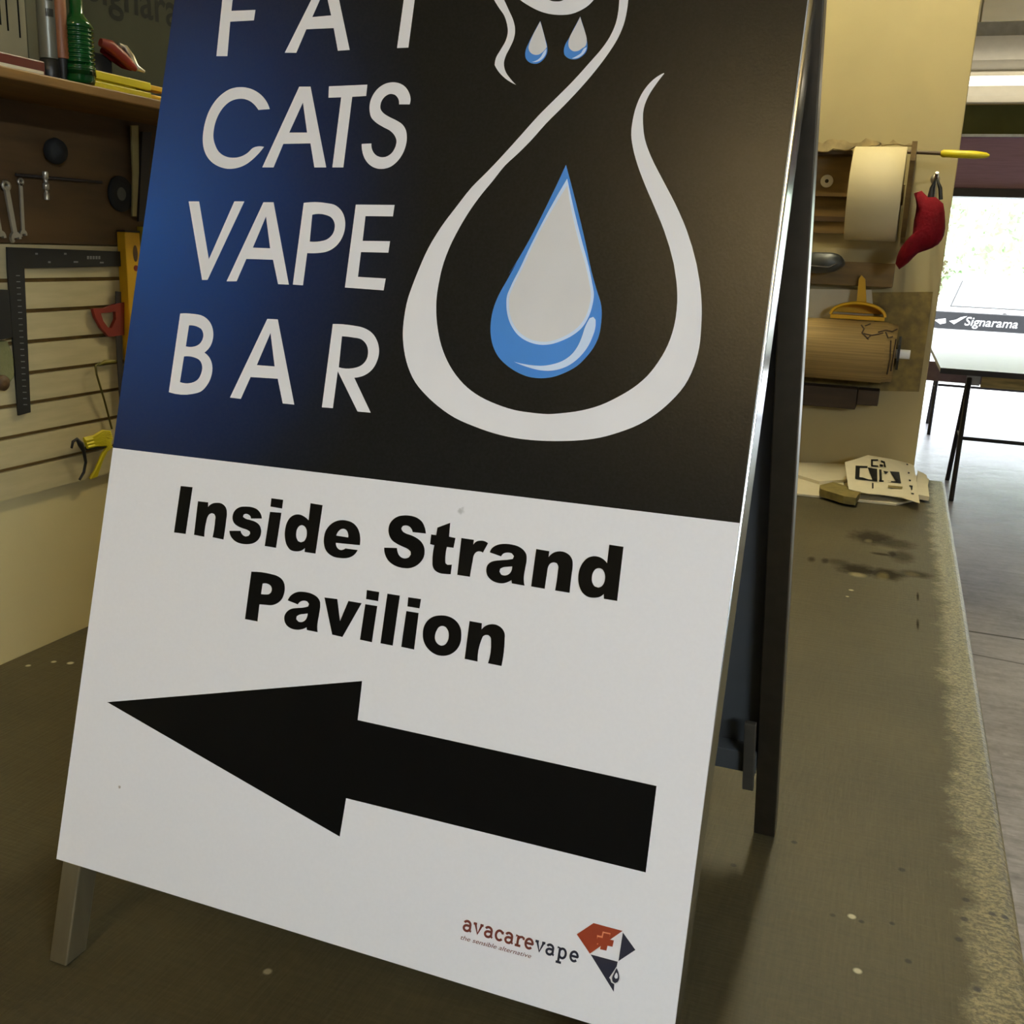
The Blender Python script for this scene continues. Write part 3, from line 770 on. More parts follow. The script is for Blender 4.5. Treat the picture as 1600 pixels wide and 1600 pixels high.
art('arrow', M['ink'], [([(168, 1097), (566, 1064), (559, 1125), (1026, 1228), (1009, 1363), (541, 1247), (531, 1307)], [])], lab='large black arrow')

# ---- small logo: words and faceted kite
zI = ((710, 1425), .125)
def gl(ch, x0):
    """slab letter strokes in a local frame: baseline 0, x-height 100"""
    A = lambda cx, cy, rx, ry, a0, a1, n=12: [(cx + rx * math.cos(math.radians(a0 + (a1 - a0) * i / n)), cy + ry * math.sin(math.radians(a0 + (a1 - a0) * i / n))) for i in range(n + 1)]
    if ch == 'a': return [A(44, 66, 34, 32, 155, 0) + [(78, 12), (94, 6)], A(44, 30, 32, 27, 80, 300, 14) + [(76, 22)], [(76, 56), (48, 57)]]
    if ch == 'v': return [[(-2, 96), (34, 96)], [(18, 94), (52, 4), (86, 94)], [(70, 96), (104, 96)]]
    if ch == 'c': return [A(48, 49, 38, 46, 40, 320, 18), [(78, 94), (78, 66)]]
    if ch == 'r': return [[(0, 95), (26, 95), (26, 4)], [(0, 4), (60, 4)], [(26, 66), (44, 90), (66, 94), (84, 88), (84, 70)]]
    if ch == 'e': return [[(12, 52), (88, 52)] + A(50, 51, 38, 46, 0, 318, 18)]
    if ch == 'p': return [[(0, 95), (26, 95), (26, -42)], [(0, -44), (58, -44)], A(58, 48, 36, 46, 150, -150, 18)]
def stroke(path, w):
    """thick polyline outline"""
    L, R_ = [], []
    n = len(path)
    for i in range(n):
        a = Vector(path[max(i - 1, 0)]); b = Vector(path[min(i + 1, n - 1)])
        t = (b - a).normalized(); nn = Vector((-t.y, t.x)) * w / 2
        p = Vector(path[i])
        L.append(p + nn); R_.append(p - nn)
    return L, R_
def word(name, mt, chars, lab=None):
    mb = MB()
    for ch, x0 in chars:
        for path in gl(ch, x0):
            L, R_ = stroke(path, 24)
            def tr(p):
                zx = x0 + p.x * 1.16 + p.y * .19
                zy = 212 + .285 * (x0 - 100) + 12 + p.x * 1.16 * .27 - p.y * 1.27
                return B(*uv(zI[0][0] + zx * zI[1], zI[0][1] + zy * zI[1]), .0004)
            n = len(L)
            P = [tr(p) for p in L] + [tr(p) for p in R_]
            mb.add(P, [(i, i + 1, n + i + 1, n + i) for i in range(n - 1)])
    o = mb.build(name, mt, front)
    if lab: o['label'] = lab
word('logo_lettering', M['rusttext'], [('a', 100), ('v', 228), ('a', 365), ('c', 500), ('a', 620), ('r', 755), ('e', 868)], 'maroon slab lettering')
word('logo_lettering', M['navy_v'], [('v', 1000), ('a', 1133), ('p', 1275), ('e', 1430)], 'dark slab lettering')
vs_, fs_, wd = text_mesh('the sensible alternative', shear=.25)
tg = MB().add([B(*uv(710 + .125 * (78 + x / wd * 880 + y * 12), 1425 + .125 * (338 + x / wd * 880 * .272 - y * 78)), .0004) for x, y in vs_], fs_)
tg.build('logo_lettering', M['rusttext'], front)['label'] = 'tiny maroon tagline'
zH = ((895, 1430), 110 / 1354)
kite = art('logo_mark', M['rust_v'], [(px(zH, [(80, 365), (400, 150), (960, 300), (330, 735)]), [])], lab='faceted kite emblem with a small cross and droplet')
art('logo_facet', M['navy_v'], [(px(zH, [(965, 330), (1205, 665), (880, 880)]), []), (px(zH, [(345, 752), (865, 892), (845, 990), (700, 1200), (800, 1330), (790, 1470)]), [])], parent=front)
art('logo_facet', M['white_v'], [(px(zH, [(950, 340), (345, 733), (868, 884)]), [])], .0005, parent=front)
def plus(c, r, w, a):
    ca, sa = math.cos(a), math.sin(a)
    pts = [(-w, -r), (w, -r), (w, -w), (r, -w), (r, w), (w, w), (w, r), (-w, r), (-w, w), (-r, w), (-r, -w), (-w, -w)]
    return [(c[0] + x * ca - y * sa, c[1] + x * sa + y * ca) for x, y in pts]
art('logo_cross', M['rust_v'], [(px(zH, plus((625, 505), 160, 62, .22)), [])], .0009, parent=front)['label'] = 'rust red cross'
oc = plus((618, 490), 168, 78, .22)
art('logo_cross', mat('peach_vinyl', (226, 142, 104), .5, vary=.02), [(px(zH, [(470, 560), oc[10], oc[11], oc[0], oc[1], (700, 440)]), [])], .0007, parent=front)['label'] = 'peach edge of the cross'
art('logo_drop', M['grey_v'], [(S(px(zH, [(840, 990), (905, 1130), (922, 1220), (885, 1290), (815, 1325), (745, 1290), (728, 1200), (770, 1110)])), [])], .0006, parent=front)
art('logo_drop', M['navy_v'], [(S(px(zH, [(845, 1010), (890, 1130), (895, 1220), (865, 1280), (815, 1300), (772, 1270), (760, 1200), (795, 1110)])), [])], .0008, parent=front)
art('logo_drop', M['white_v'], [(S(px(zH, [(845, 1095), (870, 1150), (862, 1205), (830, 1212), (805, 1180), (815, 1140)])), [])], .0010, parent=front)

# ---- frame: two front legs behind the panel, two rear legs outside it
ZL = BENCH + .0015
def leg(side, u0, u1, rear=False, dep=.026):
    """square tube from the bench to the apex, foot cut level"""
    x0, x1 = BL.x + u0, BL.x + u1
    mb = MB()
    if not rear:
        f0 = -.0045
        def P(x, w, z):                                  # point on the slanted plane W behind the face at height Z
            p = B(0, 0, w)
            return Vector((x, p.y + SU.y / SU.z * (z - p.z), z))
        zt = B(0, HB).z + .005
        mb.hexa([P(x0, f0, ZL), P(x1, f0, ZL), P(x1, f0 - dep, ZL), P(x0, f0 - dep, ZL), P(x0, f0, zt), P(x1, f0, zt), P(x1, f0 - dep, zt), P(x0, f0 - dep, zt)])
    else:
        def P(x, w, z):
            y = 1.190 - math.tan(LEAN) * (z - BENCH) - w
            return Vector((x - .028 * (z - BENCH) * (1 if side else -1), y, z))
        zt = BENCH + .965
        mb.hexa([P(x0, dep, ZL), P(x1, dep, ZL), P(x1, 0, ZL), P(x0, 0, ZL), P(x0, dep, zt), P(x1, dep, zt), P(x1, 0, zt), P(x0, 0, zt)])
    return mb
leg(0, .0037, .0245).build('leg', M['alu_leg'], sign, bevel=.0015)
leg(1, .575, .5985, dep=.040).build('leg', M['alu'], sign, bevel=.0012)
leg(1, .604, .629, True).build('leg', M['alu_shade'], sign, bevel=.0012)
leg(0, -.030, -.005, True).build('leg', M['alu_shade'], sign, bevel=.0015)
def RP(x, v, w):
    """point on the rear frame: V up its slope from the bench, W towards the front"""
    return Vector((x, 1.186 - math.sin(LEAN) * v - math.cos(LEAN) * w, BENCH + math.cos(LEAN) * v - math.sin(LEAN) * w))
def xr(v): return BL.x + .6035 - .028 * math.cos(LEAN) * v
def xl(v): return BL.x - .0045 + .028 * math.cos(LEAN) * v
def rear_slab(v0, v1, w0, w1, a=xl, b=xr):
    return MB().hexa([RP(a(v0), v0, w1), RP(b(v0), v0, w1), RP(b(v0), v0, w0), RP(a(v0), v0, w0), RP(a(v1), v1, w1), RP(b(v1), v1, w1), RP(b(v1), v1, w0), RP(a(v1), v1, w0)])
rear_slab(.11, .99, 0, .004).build('rear_panel', M['panel_back'], sign)
rear_slab(.105, .135, .0045, .024).build('rear_rail', M['panel_back'], sign, bevel=.001)
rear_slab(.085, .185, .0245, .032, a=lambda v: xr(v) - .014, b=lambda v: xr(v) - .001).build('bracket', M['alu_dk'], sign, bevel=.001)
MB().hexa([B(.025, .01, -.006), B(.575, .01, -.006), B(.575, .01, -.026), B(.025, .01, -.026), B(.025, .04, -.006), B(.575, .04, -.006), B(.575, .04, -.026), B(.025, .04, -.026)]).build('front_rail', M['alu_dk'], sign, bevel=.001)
MB().box((BL.x + .0, .885, BENCH + .955), (BL.x + .6, .945, BENCH + .985)).build('top_rail', M['alu'], sign, bevel=.003)
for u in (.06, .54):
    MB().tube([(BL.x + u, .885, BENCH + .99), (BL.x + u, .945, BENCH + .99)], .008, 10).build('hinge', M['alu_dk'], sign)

# ================================================================== left wall: slatted tool board, plywood, shelf
XS = XL + .013                     # face of the slatted board
zs = lambda v: BENCH + v           # heights measured from the bench top
def LX(px_, py_, d=.0):
    return at_x(px_, py_, XS + d)
slots = [.604, .557, .5095, .461, .4135, .365, .315]
y0s, y1s = .35, 1.62
sb = MB()
sb.box((XL + .0005, y0s, zs(.268)), (XL + .005, y1s, zs(.658)), 1)
edges = [.268] + slots[::-1] + [.658]
for a, b in zip(edges[:-1], edges[1:]):
    lo = a + (.0 if a == .268 else .0032)
    hi = b - (.0 if b == .658 else .0032)
    sb.box((XL + .005, y0s, zs(lo)), (XS, y1s, zs(hi)), 0)
tag(sb.build('slatwall_panel', [M['slat'], M['slot']]), 'cream slatted tool board with dark grooves on the wall under the brown plywood', 'tool board')
tag(MB().box((XL + .0005, y0s, zs(.660)), (XL + .014, 1.75, zs(.885))).build('plywood_backboard', M['ply']), 'brown plywood board under the shelf, hung with spanners', 'board')
# shelf: front lip back-projected at its own depth
XSH = -1.10
zb_ = (at_x(0, 120, XSH).z + at_x(250, 171, XSH).z) / 2
zt_ = (at_x(0, 104, XSH).z + at_x(250, 154, XSH).z) / 2
sh = tag(empty('wall_shelf', (XL + .1, 1.1, zb_)), 'brown stained timber shelf along the wall above the plywood board', 'shelf')
MB().box((XL + .001, .35, zb_), (XSH, 1.9, zt_)).build('shelf_board', M['shelf'], sh, bevel=.002)
for yy in (.5, 1.8):
    MB().hexa([(XL + .001, yy, zb_ - .12), (XL + .012, yy, zb_ - .12), (XL + .012, yy + .02, zb_ - .12), (XL + .001, yy + .02, zb_ - .12), (XL + .001, yy, zb_ - .0005), (XSH - .02, yy, zb_ - .0005), (XSH - .02, yy + .02, zb_ - .0005), (XL + .001, yy + .02, zb_ - .0005)]).build('bracket', M['ply'], sh)
ST = zt_ + .0008                   # things stand here
def shy(px_, x):                   # bench-parallel position of a frame column at the shelf's height
    p = at_x(px_, 110, x); return p.y
# ---- poster leaning on the wall over the shelf, its colour darkened for the dim light there
pst = tag(empty('shop_poster', (XL + .01, 1.3, ST)), 'dim grey-green poster with dark lettering at the back of the shelf', 'poster')
MB().box((XL + .001, .75, ST), (XL + .007, 2.9, ST + .5)).build('poster_board', mat('grey_green_board', (54, 55, 42), .8, spec=.12, vary=.05), pst)
vs_, fs_, wd = text_mesh('Signarama', bold=.012)
p0, p1 = at_x(134, 6, XL + .008), at_x(272, 34, XL + .008)
lw = (p1.y - p0.y) * 1.50
MB().add([(XL + .0078, p0.y + x / wd * lw, (p0.z + p1.z) / 2 + y * lw / wd) for x, y in vs_], [f for f in fs_]).build('lettering', M['label_dk'], pst)
# ---- document box, card, book, can, marker, bottle; the shelf's dimness is put into their colours
def shelf_box(name, label, cat, px0, px1, pytop, x, dep, mt, parts=None, z0=None, **k):
    a, b = at_x(px0, pytop, x), at_x(px1, pytop, x)
    zz = ST if z0 is None else z0
    mb = MB().box((x - dep, a.y, zz), (x, b.y, max(a.z, b.z)))
    return tag(mb.build(name, mt, **k), label, cat)
bk0, bk1 = at_x(-30, 95, -1.125), at_x(70, 95, -1.125)
zbk = at_x(35, 88, -1.125).z
bk = tag(empty('ring_binder', (-1.19, (bk0.y + bk1.y) / 2, ST)), 'dark red flat box file lying on the shelf under the white papers', 'box file')
MB().box((-1.27, bk0.y, ST), (-1.125, bk1.y, zbk)).build('cover', M['redbook'], bk, bevel=.002)
MB().box((-1.1249, bk0.y + .01, ST + .002), (-1.1240, bk1.y - .004, ST + .007)).build('page_edge', M['paper'], bk)
zpk = zbk + .0006
def doc(px0, px1, x, name, label, mt, lines):
    a, b = at_x(px0, 80, x), at_x(px1, 80, x)
    t = tag(empty(name, (x - .05, (a.y + b.y) / 2, zpk)), label, 'document holder')
    MB().box((x - .07, a.y, zpk), (x, b.y, zpk + .26)).build('holder_body', mt, t, bevel=.001)
    if lines:
        for q, r_ in lines:
            c = at_x(q, 40, x)
            MB().box((x, c.y - .0012, zpk + r_), (x + .0006, c.y + .0012, zpk + .25)).build('printed_line', M['label_dk'], t)
    return t
doc(-40, 44, -1.165, 'document_holder', 'white upright document holder with thin dark vertical lines, standing on the red box file', mat('dimmed_white_card', (150, 142, 112), .7, vary=.04), [(1, .04), (12, .035), (30, .03)])
a, b = at_x(45, 80, -1.20), at_x(66, 80, -1.20)
tag(MB().box((-1.26, a.y, ST), (-1.20, b.y + .05, ST + .3)).build('cardboard_file', M['paper_dim'], bevel=.001), 'grey-green upright card file behind the aerosol can', 'file')
def cyl(px0, px1, x, prof, mts, name, label, cat, n=24, parts=None):
    """upright round container; PROF parts = [(part name, material, [(r fraction, z)])]"""
    a, b = at_x(px0, 110, x), at_x(px1, 110, x)
    r = (b.y - a.y) / 2 * math.cos(math.radians(20)) * .93
    c = Vector((x, (a.y + b.y) / 2, ST))
    t = tag(empty(name, c), label, cat)
    for pn, mt, pf in prof:
        MB().lathe([(f * r, z) for f, z in pf], c, EZ, n).build(pn, mt, t)
    return t, c, r
t, c, r = cyl(66, 91, -1.140, [('can_body', mat('dimmed_aerosol', (104, 104, 92), .35, metal=.3, vary=.1, scale=14), [(.96, .028), (1, .032), (1, .20), (.7, .215)]), ('cap', M['black'], [(.99, 0), (1.02, .002), (1.02, .026), (.9, .0275)])], None, 'aerosol_can', 'grey aerosol can standing upside down on its black cap on the shelf', 'spray can')
lb = MB()
for k_, (z0_, z1_) in enumerate(((.18, .186), (.16, .17), (.135, .15), (.10, .125), (.08, .09))):
    for s_ in range(5):
        a0 = -.9 + s_ * .16
        p = [c + Vector((math.cos(t_) * (r + .0004), math.sin(t_) * (r + .0004), 0)) for t_ in (a0, a0 + .11)]
        lb.add([p[0] + EZ * z0_, p[1] + EZ * z0_, p[1] + EZ * z1_, p[0] + EZ * z1_], [(0, 1, 2, 3)])
lb.build('printed_label', M['label_dk'], t)
cyl(90, 107, -1.128, [('tube_body', M['brick'], [(.95, .030), (1, .034), (1, .125), (.8, .13)]), ('sleeve', mat('dark_print_sleeve', (88, 70, 62), .4, vary=.5, scale=60), [(.98, .1302), (1, .1315), (1, .24), (.8, .245)]), ('nozzle', M['black'], [(.35, 0), (.5, .004), (.8, .0295)])], None, 'sealant_tube', 'brown slim sealant tube standing nozzle down beside the green bottle', 'tube')
zsh = at_x(125, 44, -1.122).z - ST
t, c, r = cyl(105, 143, -1.122, [('bottle_body', M['green'], [(.55, 0.001), (.93, .0015), (1, .006), (1, .03)] + [(1.0 + .07 * math.cos(i * pi / 3), .012 + i * (zsh - .012) / 66) for i in range(67)] + [(.86, zsh + .008), (.6, zsh + .014), (.46, zsh + .018), (.44, zsh + .05), (.44, .26)])], None, 'green_bottle', 'green ribbed glass bottle on the shelf beside the yellow spirit level', 'bottle', n=32)
# ---- black case, red pliers, yellow level on the shelf
a, b = at_x(143, 90, -1.17), at_x(176, 90, -1.17)
blk = tag(MB().box((-1.24, a.y, ST), (-1.17, b.y, at_x(160, 84, -1.17).z)).build('tool_case', M['rubber'], bevel=.003), 'small black case on the shelf behind the yellow level', 'case')
zl0 = ST
a, b = at_x(145, 130, -1.118), at_x(256, 130, -1.118)
h1 = at_x(150, 109, -1.118).z
lv = tag(empty('torpedo_level', (-1.13, (a.y + b.y) / 2, ST)), 'yellow short spirit level lying on the front of the shelf', 'spirit level')
mb = MB()
y0_, y1_ = a.y, at_x(236, 130, -1.118).y
hh = (h1 - ST)
mb.box((-1.150, y0_, ST), (-1.118, y1_, ST + hh * .40)).box((-1.150, y0_, ST + hh * .52), (-1.118, y1_, ST + hh)).box((-1.150, y0_, ST + hh * .40), (-1.1215, y1_ - .03, ST + hh * .52))
mb.build('level_body', M['lemon'], lv, bevel=.0015)
MB().tube([(-1.134, y1_ - .03 + .02 * math.cos(q) , ST + hh / 2 + hh * .46 * math.sin(q)) for q in [i * pi / 8 for i in range(16)]], .004, 8, closed=True).build('vial_ring', M['yellow_pl'], lv)
MB().box((-1.145, y1_, ST), (-1.122, b.y + .012, ST + hh * .35)).box((-1.145, y1_, ST + hh * .62), (-1.122, b.y + .012, ST + hh * .92)).build('end_fork', M['yellow_pl'], lv, bevel=.001)
# pliers rest on the level and the case
zr = h1 + .003
pl = tag(empty('pliers', (-1.14, at_x(185, 90, -1.13).y, zr)), 'red handled pliers lying across the yellow level on the shelf', 'pliers')
def Lp(q, x): return at_x(q[0], q[1], x)
MB().tube([Lp((157, 66), -1.150), Lp((172, 72), -1.146), Lp((190, 88), -1.142), Lp((203, 101), -1.140), Lp((212, 108), -1.138)], [.006, .009, .009, .007, .004], 10).build('handle', M['red'], pl)
MB().tube([Lp((160, 78), -1.165), Lp((175, 88), -1.163), Lp((192, 100), -1.160), Lp((206, 107), -1.155)], [.005, .007, .007, .004], 10).build('handle', M['crimson'], pl)
MB().tube([Lp((186, 70), -1.160), Lp((196, 74), -1.158), Lp((205, 88), -1.150), Lp((212, 106), -1.140), Lp((226, 112), -1.134)], [.003, .004, .005, .006, .002], 8).build('jaw', M['steel'], pl)

# ---- tools on the plywood
XP = XL + .0146
def PX(q, d=.006): return at_x(q[0], q[1], XP + d)
def spanner(pts, r, name, label, head):
    t = tag(empty(name, PX(pts[0])), label, 'spanner', 'spanners on the plywood board')
    P = [PX(p) for p in pts]
    t_ = (P[-1] - P[0]).normalized()
    sd = EX.cross(t_).normalized()
    MB().bar(P[0], P[-1], r * 2, r * 1.1, side=sd).build('shank', M['steel'], t, bevel=.0008)
    e = P[-1]
    jaw = MB()
    R_ = r * 2.3
    ring = [e + (sd * math.cos(q) + t_ * math.sin(q)) * R_ for q in [math.radians(140 + i * 26) for i in range(10)]]
    inn = [e + t_ * .001 + (sd * math.cos(q) + t_ * math.sin(q)) * R_ * .5 for q in [math.radians(140 + i * 26) for i in range(10)]][::-1]
    jaw.prism([p - EX * r * .6 for p in ring + inn], EX * r * 1.2)
    jaw.build('jaw', M['steel'], t)
    MB().lathe([(r * .9, 0), (r * 1.9, 0), (r * 1.9, r * 1.1), (r * .9, r * 1.1), (r * .9, 0)], P[0] - EX * r * .55, EX, 16).build('ring_end', M['steel'], t)
    return t
spanner([(9, 290), (24, 372)], .0042, 'spanner', 'pale steel spanner hanging tilted, the larger one of the pair', True)
spanner([(32, 284), (36, 366)], .0030, 'spanner', 'thin straight steel spanner hanging beside the tilted one', True)
spanner([(-14, 290), (0, 370)], .0042, 'spanner', 'steel spanner cut by the edge of the frame', True)
tb = tag(empty('tee_wrench', PX((90, 280))), 'dark bar with a pale socket hung crosswise on the plywood', 'wrench')
MB().tube([PX((25, 273)), PX((159, 285))], .0022, 10).build('bar', M['dark_steel'], tb)
sk = PX((68, 268)); sk2 = PX((68, 312))
mb = MB(); prof = [(.004, 0), (.0045, .002), (.0045, .010), (.0032, .011), (.0032, .017), (.0048, .018), (.0048, .026), (.003, .027), (.003, .031), (.0042, .0325), (.0042, abs(sk.z - sk2.z))]
mb.lathe(prof, sk + EX * .003, -EZ, 16); mb.build('socket', M['steel'], tb)
dsc = PX((187, 303), .001)
ds = tag(empty('grinding_disc', dsc), 'black round grinding disc hung on the plywood near the pale strip', 'disc')
MB().lathe([(.005, 0), (.029, 0), (.0295, .002), (.029, .004), (.012, .004), (.010, .0025), (.005, .0025), (.005, 0)], dsc, EX, 36).build('disc_rim', M['rubber'], ds)
MB().lathe([(.0, .0045), (.006, .0045), (.009, .0042), (.011, .0041)], dsc, EX, 24).build('hub_label', mat('grey_disc_label', (70, 70, 64), .6), ds)
kn = PX((77, 236), .001)
tag(MB().lathe([(.012, 0), (.018, .006), (.020, .014), (.016, .022), (.0, .026)], kn, EX, 20).build('rubber_knob', M['rubber']), 'round black rubber knob on the plywood above the tee bar', 'knob')
P = [PX((203, 196)), PX((214, 196)), PX((215, 270)), PX((211, 338)), PX((205, 338)), PX((206, 270))]
tag(MB().prism(P, EX * .003).build('plastic_strip', mat('pale_khaki_plastic', (150, 138, 90), .5)), 'pale khaki plastic strip hanging on the plywood beside the sign', 'strip')
P = [PX((220, 206)), PX((234, 206)), PX((226, 346)), PX((214, 346))]
tag(MB().prism(P, EX * .004).build('file_blade', M['dark_steel']), 'dark flat blade hanging on the plywood next to the pale strip', 'blade')

# ---- tools on the slatted board
def SX(q, d=.004): return at_x(q[0], q[1], XS + d)
sq = tag(empty('framing_square', SX((20, 400))), 'black steel framing square hung on the slatted board', 'set square')
MB().prism([SX((38, 387)), SX((188, 393)), SX((188, 416)), SX((36, 419))], EX * .0028).build('tongue', M['black'], sq)
MB().prism([SX((9, 386)), SX((38, 387)), SX((36, 419)), SX((46, 644)), SX((27, 649)), SX((10, 420))], EX * .0028).build('blade', M['black'], sq)
mk = MB()
for px_, py_, w_, h_ in ((55, 395, 4, 3), (100, 395, 4, 3), (75, 408, 4, 3), (115, 408, 7, 2.5), (156, 409, 6, 2.5)):
    mk.prism([SX((px_, py_), .0069), SX((px_ + w_, py_ + .2), .0069), SX((px_ + w_, py_ + h_), .0069), SX((px_, py_ + h_), .0069)], EX * .0002)
for i in range(22):
    mk.prism([SX((25 + i * .55, 430 + i * 9.6), .0069), SX((31 + i * .55, 430 + i * 9.6), .0069), SX((31 + i * .55, 431.2 + i * 9.6), .0069), SX((25 + i * .55, 431.2 + i * 9.6), .0069)], EX * .0002)
for i in range(5):
    mk.prism([SX((136 + i * 4.4, 400), .0069), SX((139 + i * 4.4, 400), .0069), SX((139 + i * 4.4, 405), .0069), SX((136 + i * 4.4, 405), .0069)], EX * .0002)
mk.build('graduations', mat('worn_white_marks', (120, 122, 124), .6), sq)
lv = tag(empty('spirit_level', SX((195, 470))), 'long yellow spirit level standing upright on the slatted board', 'spirit level')
mb = MB()
a, b = SX((182, 362), .001), SX((205, 360), .001)
z0_ = SX((196, 640)).z; z1_ = a.z; dy = b.y - a.y
mb.box((a.x, a.y, z0_), (a.x + .018, a.y + dy, z1_))
mb.build('level_body', M['yellow'], lv, bevel=.0015)
for z_, ry_, mt in ((SX((200, 396), .019).z, .014, M['ply']), (SX((200, 419), .019).z, .005, M['red'])):
    cc = Vector((a.x + .0182, a.y + dy * .62, z_))
    MB().prism([cc + EY * math.cos(q) * dy * .16 + EZ * math.sin(q) * ry_ for q in [i * pi / 10 for i in range(20)]], EX * .0004).build('vial_window', mt, lv)
MB().box((a.x - .0005, a.y, z1_ + .0002), (a.x + .0185, a.y + dy, z1_ + .003)).build('end_cap', M['black'], lv)
a, b = SX((214, 354), .001), SX((229, 353), .001)
tag(MB().box((a.x, a.y, SX((214, 425)).z), (a.x + .012, b.y, a.z)).build('marking_gauge', mat('olive_yellow_paint', (170, 150, 30), .5)), 'short olive yellow bar on the slatted board behind the long yellow level', 'gauge')
# handsaw: red grip, blade pointing down
sw = tag(empty('hand_saw', SX((165, 500))), 'hand saw with a red loop handle and dark blade, hung blade down', 'saw')
grip = [SX(p) for p in ((141, 482), (160, 481), (178, 474), (190, 472), (190, 523), (166, 526), (154, 512), (145, 496))]
hole = [SX(p) for p in ((153, 489), (166, 488), (176, 486), (177, 498), (170, 513), (164, 511), (157, 501))]
MB().prism(grip, EX * .006, [hole]).build('grip', M['red'], sw, bevel=.002)
MB().prism([SX(p, .008) for p in ((180, 455), (188, 456), (192, 640), (187, 640), (180, 520))], EX * .0016).build('blade', M['dark_steel'], sw)
# thin rod with a clip
rd = tag(empty('wire_hook', SX((160, 620))), 'thin olive metal rod hooked in a groove and slanting down', 'rod')
MB().tube([SX((156, 567), .003), SX((149, 571), .012), SX((151, 585), .014), SX((163, 625), .010), SX((175, 670), .006)], .0018, 8).build('rod', mat('olive_metal', (92, 84, 34), .4, metal=.5), rd)
MB().tube([SX((154, 571), .004), SX((163, 566), .006), SX((172, 565), .007), SX((186, 564), .004)], [.001, .0035, .0035, .0015], 8).build('clip', mat('olive_clip', (120, 110, 24), .5), rd)
# yellow tool with a strap
yt = tag(empty('ratchet_strap', SX((150, 700))), 'bundle of yellow webbing with a black buckle strap on the slatted board', 'strap')
wb = MB()
random.seed(3)
for i in range(9):
    o_ = i * 1.6
    wb.tube([SX((131 + i * .7, 686 + i * 1.6), .010 + .002 * (i % 3)), SX((147 + o_ * .3, 684 + i * 1.7 - 2), .014), SX((160 + o_ * .4, 674 + i * 2.6), .016), SX((171 + (i % 4), 674 + i * 3.4), .013), SX((168 - i * .9, 700 + i), .012), SX((158 - i * 1.2, 720 + i * 2), .009), SX((150 - i * 1.2, 744 + i * .5), .006)], .0030, 6)
wb.build('webbing', M['lemon'], yt)
MB().tube([SX((112, 700), .008), SX((114, 690), .012), SX((120, 686), .014), SX((126, 694), .016), SX((131, 705), .014), SX((134, 722), .013), SX((131, 738), .010), SX((124, 750), .006)], [.002, .0025, .003, .005, .003, .0026, .0026, .0022], 8).build('buckle_strap', M['black'], yt)
MB().tube([SX((128, 701), .006), SX((146, 700), .010), SX((165, 697), .012)], .003, 8).build('buckle', M['black'], yt)
# at the frame's edge: black holster and a green rag
tag(MB().prism([SX(p, .003) for p in ((-16, 452), (1, 452), (4, 490), (7, 526), (-12, 530))], EX * .016).build('tool_holster', M['black'], bevel=.002), 'black tool holster hung at the edge of the slatted board', 'holster')
rg = [SX(p, .002) for p in ((-20, 534), (3, 532), (9, 545), (13, 560), (14, 588), (8, 596), (2, 604), (-18, 608))]
tag(MB().prism(rg, EX * .010).build('cleaning_rag', mat('olive_cloth', (112, 112, 72), .9, vary=.2, bump=.4)), 'olive grey rag hanging below the black holster', 'rag')
MB()
hk = SX((1, 598), .013)
tag(MB().lathe([(.009, 0), (.012, .002), (.012, .006), (.004, .008)], hk, EX, 16).build('wall_hook', M['ply']), 'round brown hook end over the olive rag', 'hook')

# ================================================================== end wall behind the bench
def WY(px_, py_, d=.0): return at_y(px_, py_, YN - d)
def flat(pts, d0, d1):
    """outline in frame pixels at depth D0 off the end wall, thickness up to D1"""
    P = [WY(x, y, d1) for x, y in pts]
    return MB().prism([p + EY * (d1 - d0) for p in P], -EY * (d1 - d0))
# plywood roll holder
hb = tag(empty('roll_holder', WY(1290, 300)), 'brown plywood roll holder on the end wall behind the big paper roll', 'roll holder')
a, b = WY(1255, 244, .02), WY(1336, 366, .02)
z0_, z1_ = b.z, a.z
MB().box((a.x, YN - .02, z0_), (b.x, YN - .0008, z1_)).build('back_board', M['ply_lt'], hb)
MB().box((a.x, YN - .10, z1_), (WY(1330, 230, .17).x, YN - .0008, z1_ + .012)).build('top_board', M['ply'], hb)
zm = WY(1290, 304, .03).z
MB().box((a.x, YN - .05, zm - .006), (WY(1330, 230, .17).x, YN - .0205, zm + .006)).build('ledge', M['ply_lt'], hb)
zm2 = WY(1290, 342, .03).z
MB().box((a.x, YN - .03, zm2 - .008), (WY(1330, 230, .17).x, YN - .0205, zm2 + .008)).build('batten', M['ply'], hb)
# white round sticker
sp_ = WY(1292, 283, .021)
st = tag(empty('round_badge', sp_), 'small white round badge stuck on the plywood roll holder', 'badge')
MB().lathe([(0, .003), (.016, .003), (.020, .0015), (.020, 0)], sp_, -EY, 24).build('badge_face', M['white_v'], st)
MB().lathe([(0, .0036), (.006, .0034), (.006, .0031)], sp_, -EY, 12).build('badge_centre', M['dark_steel'], st)
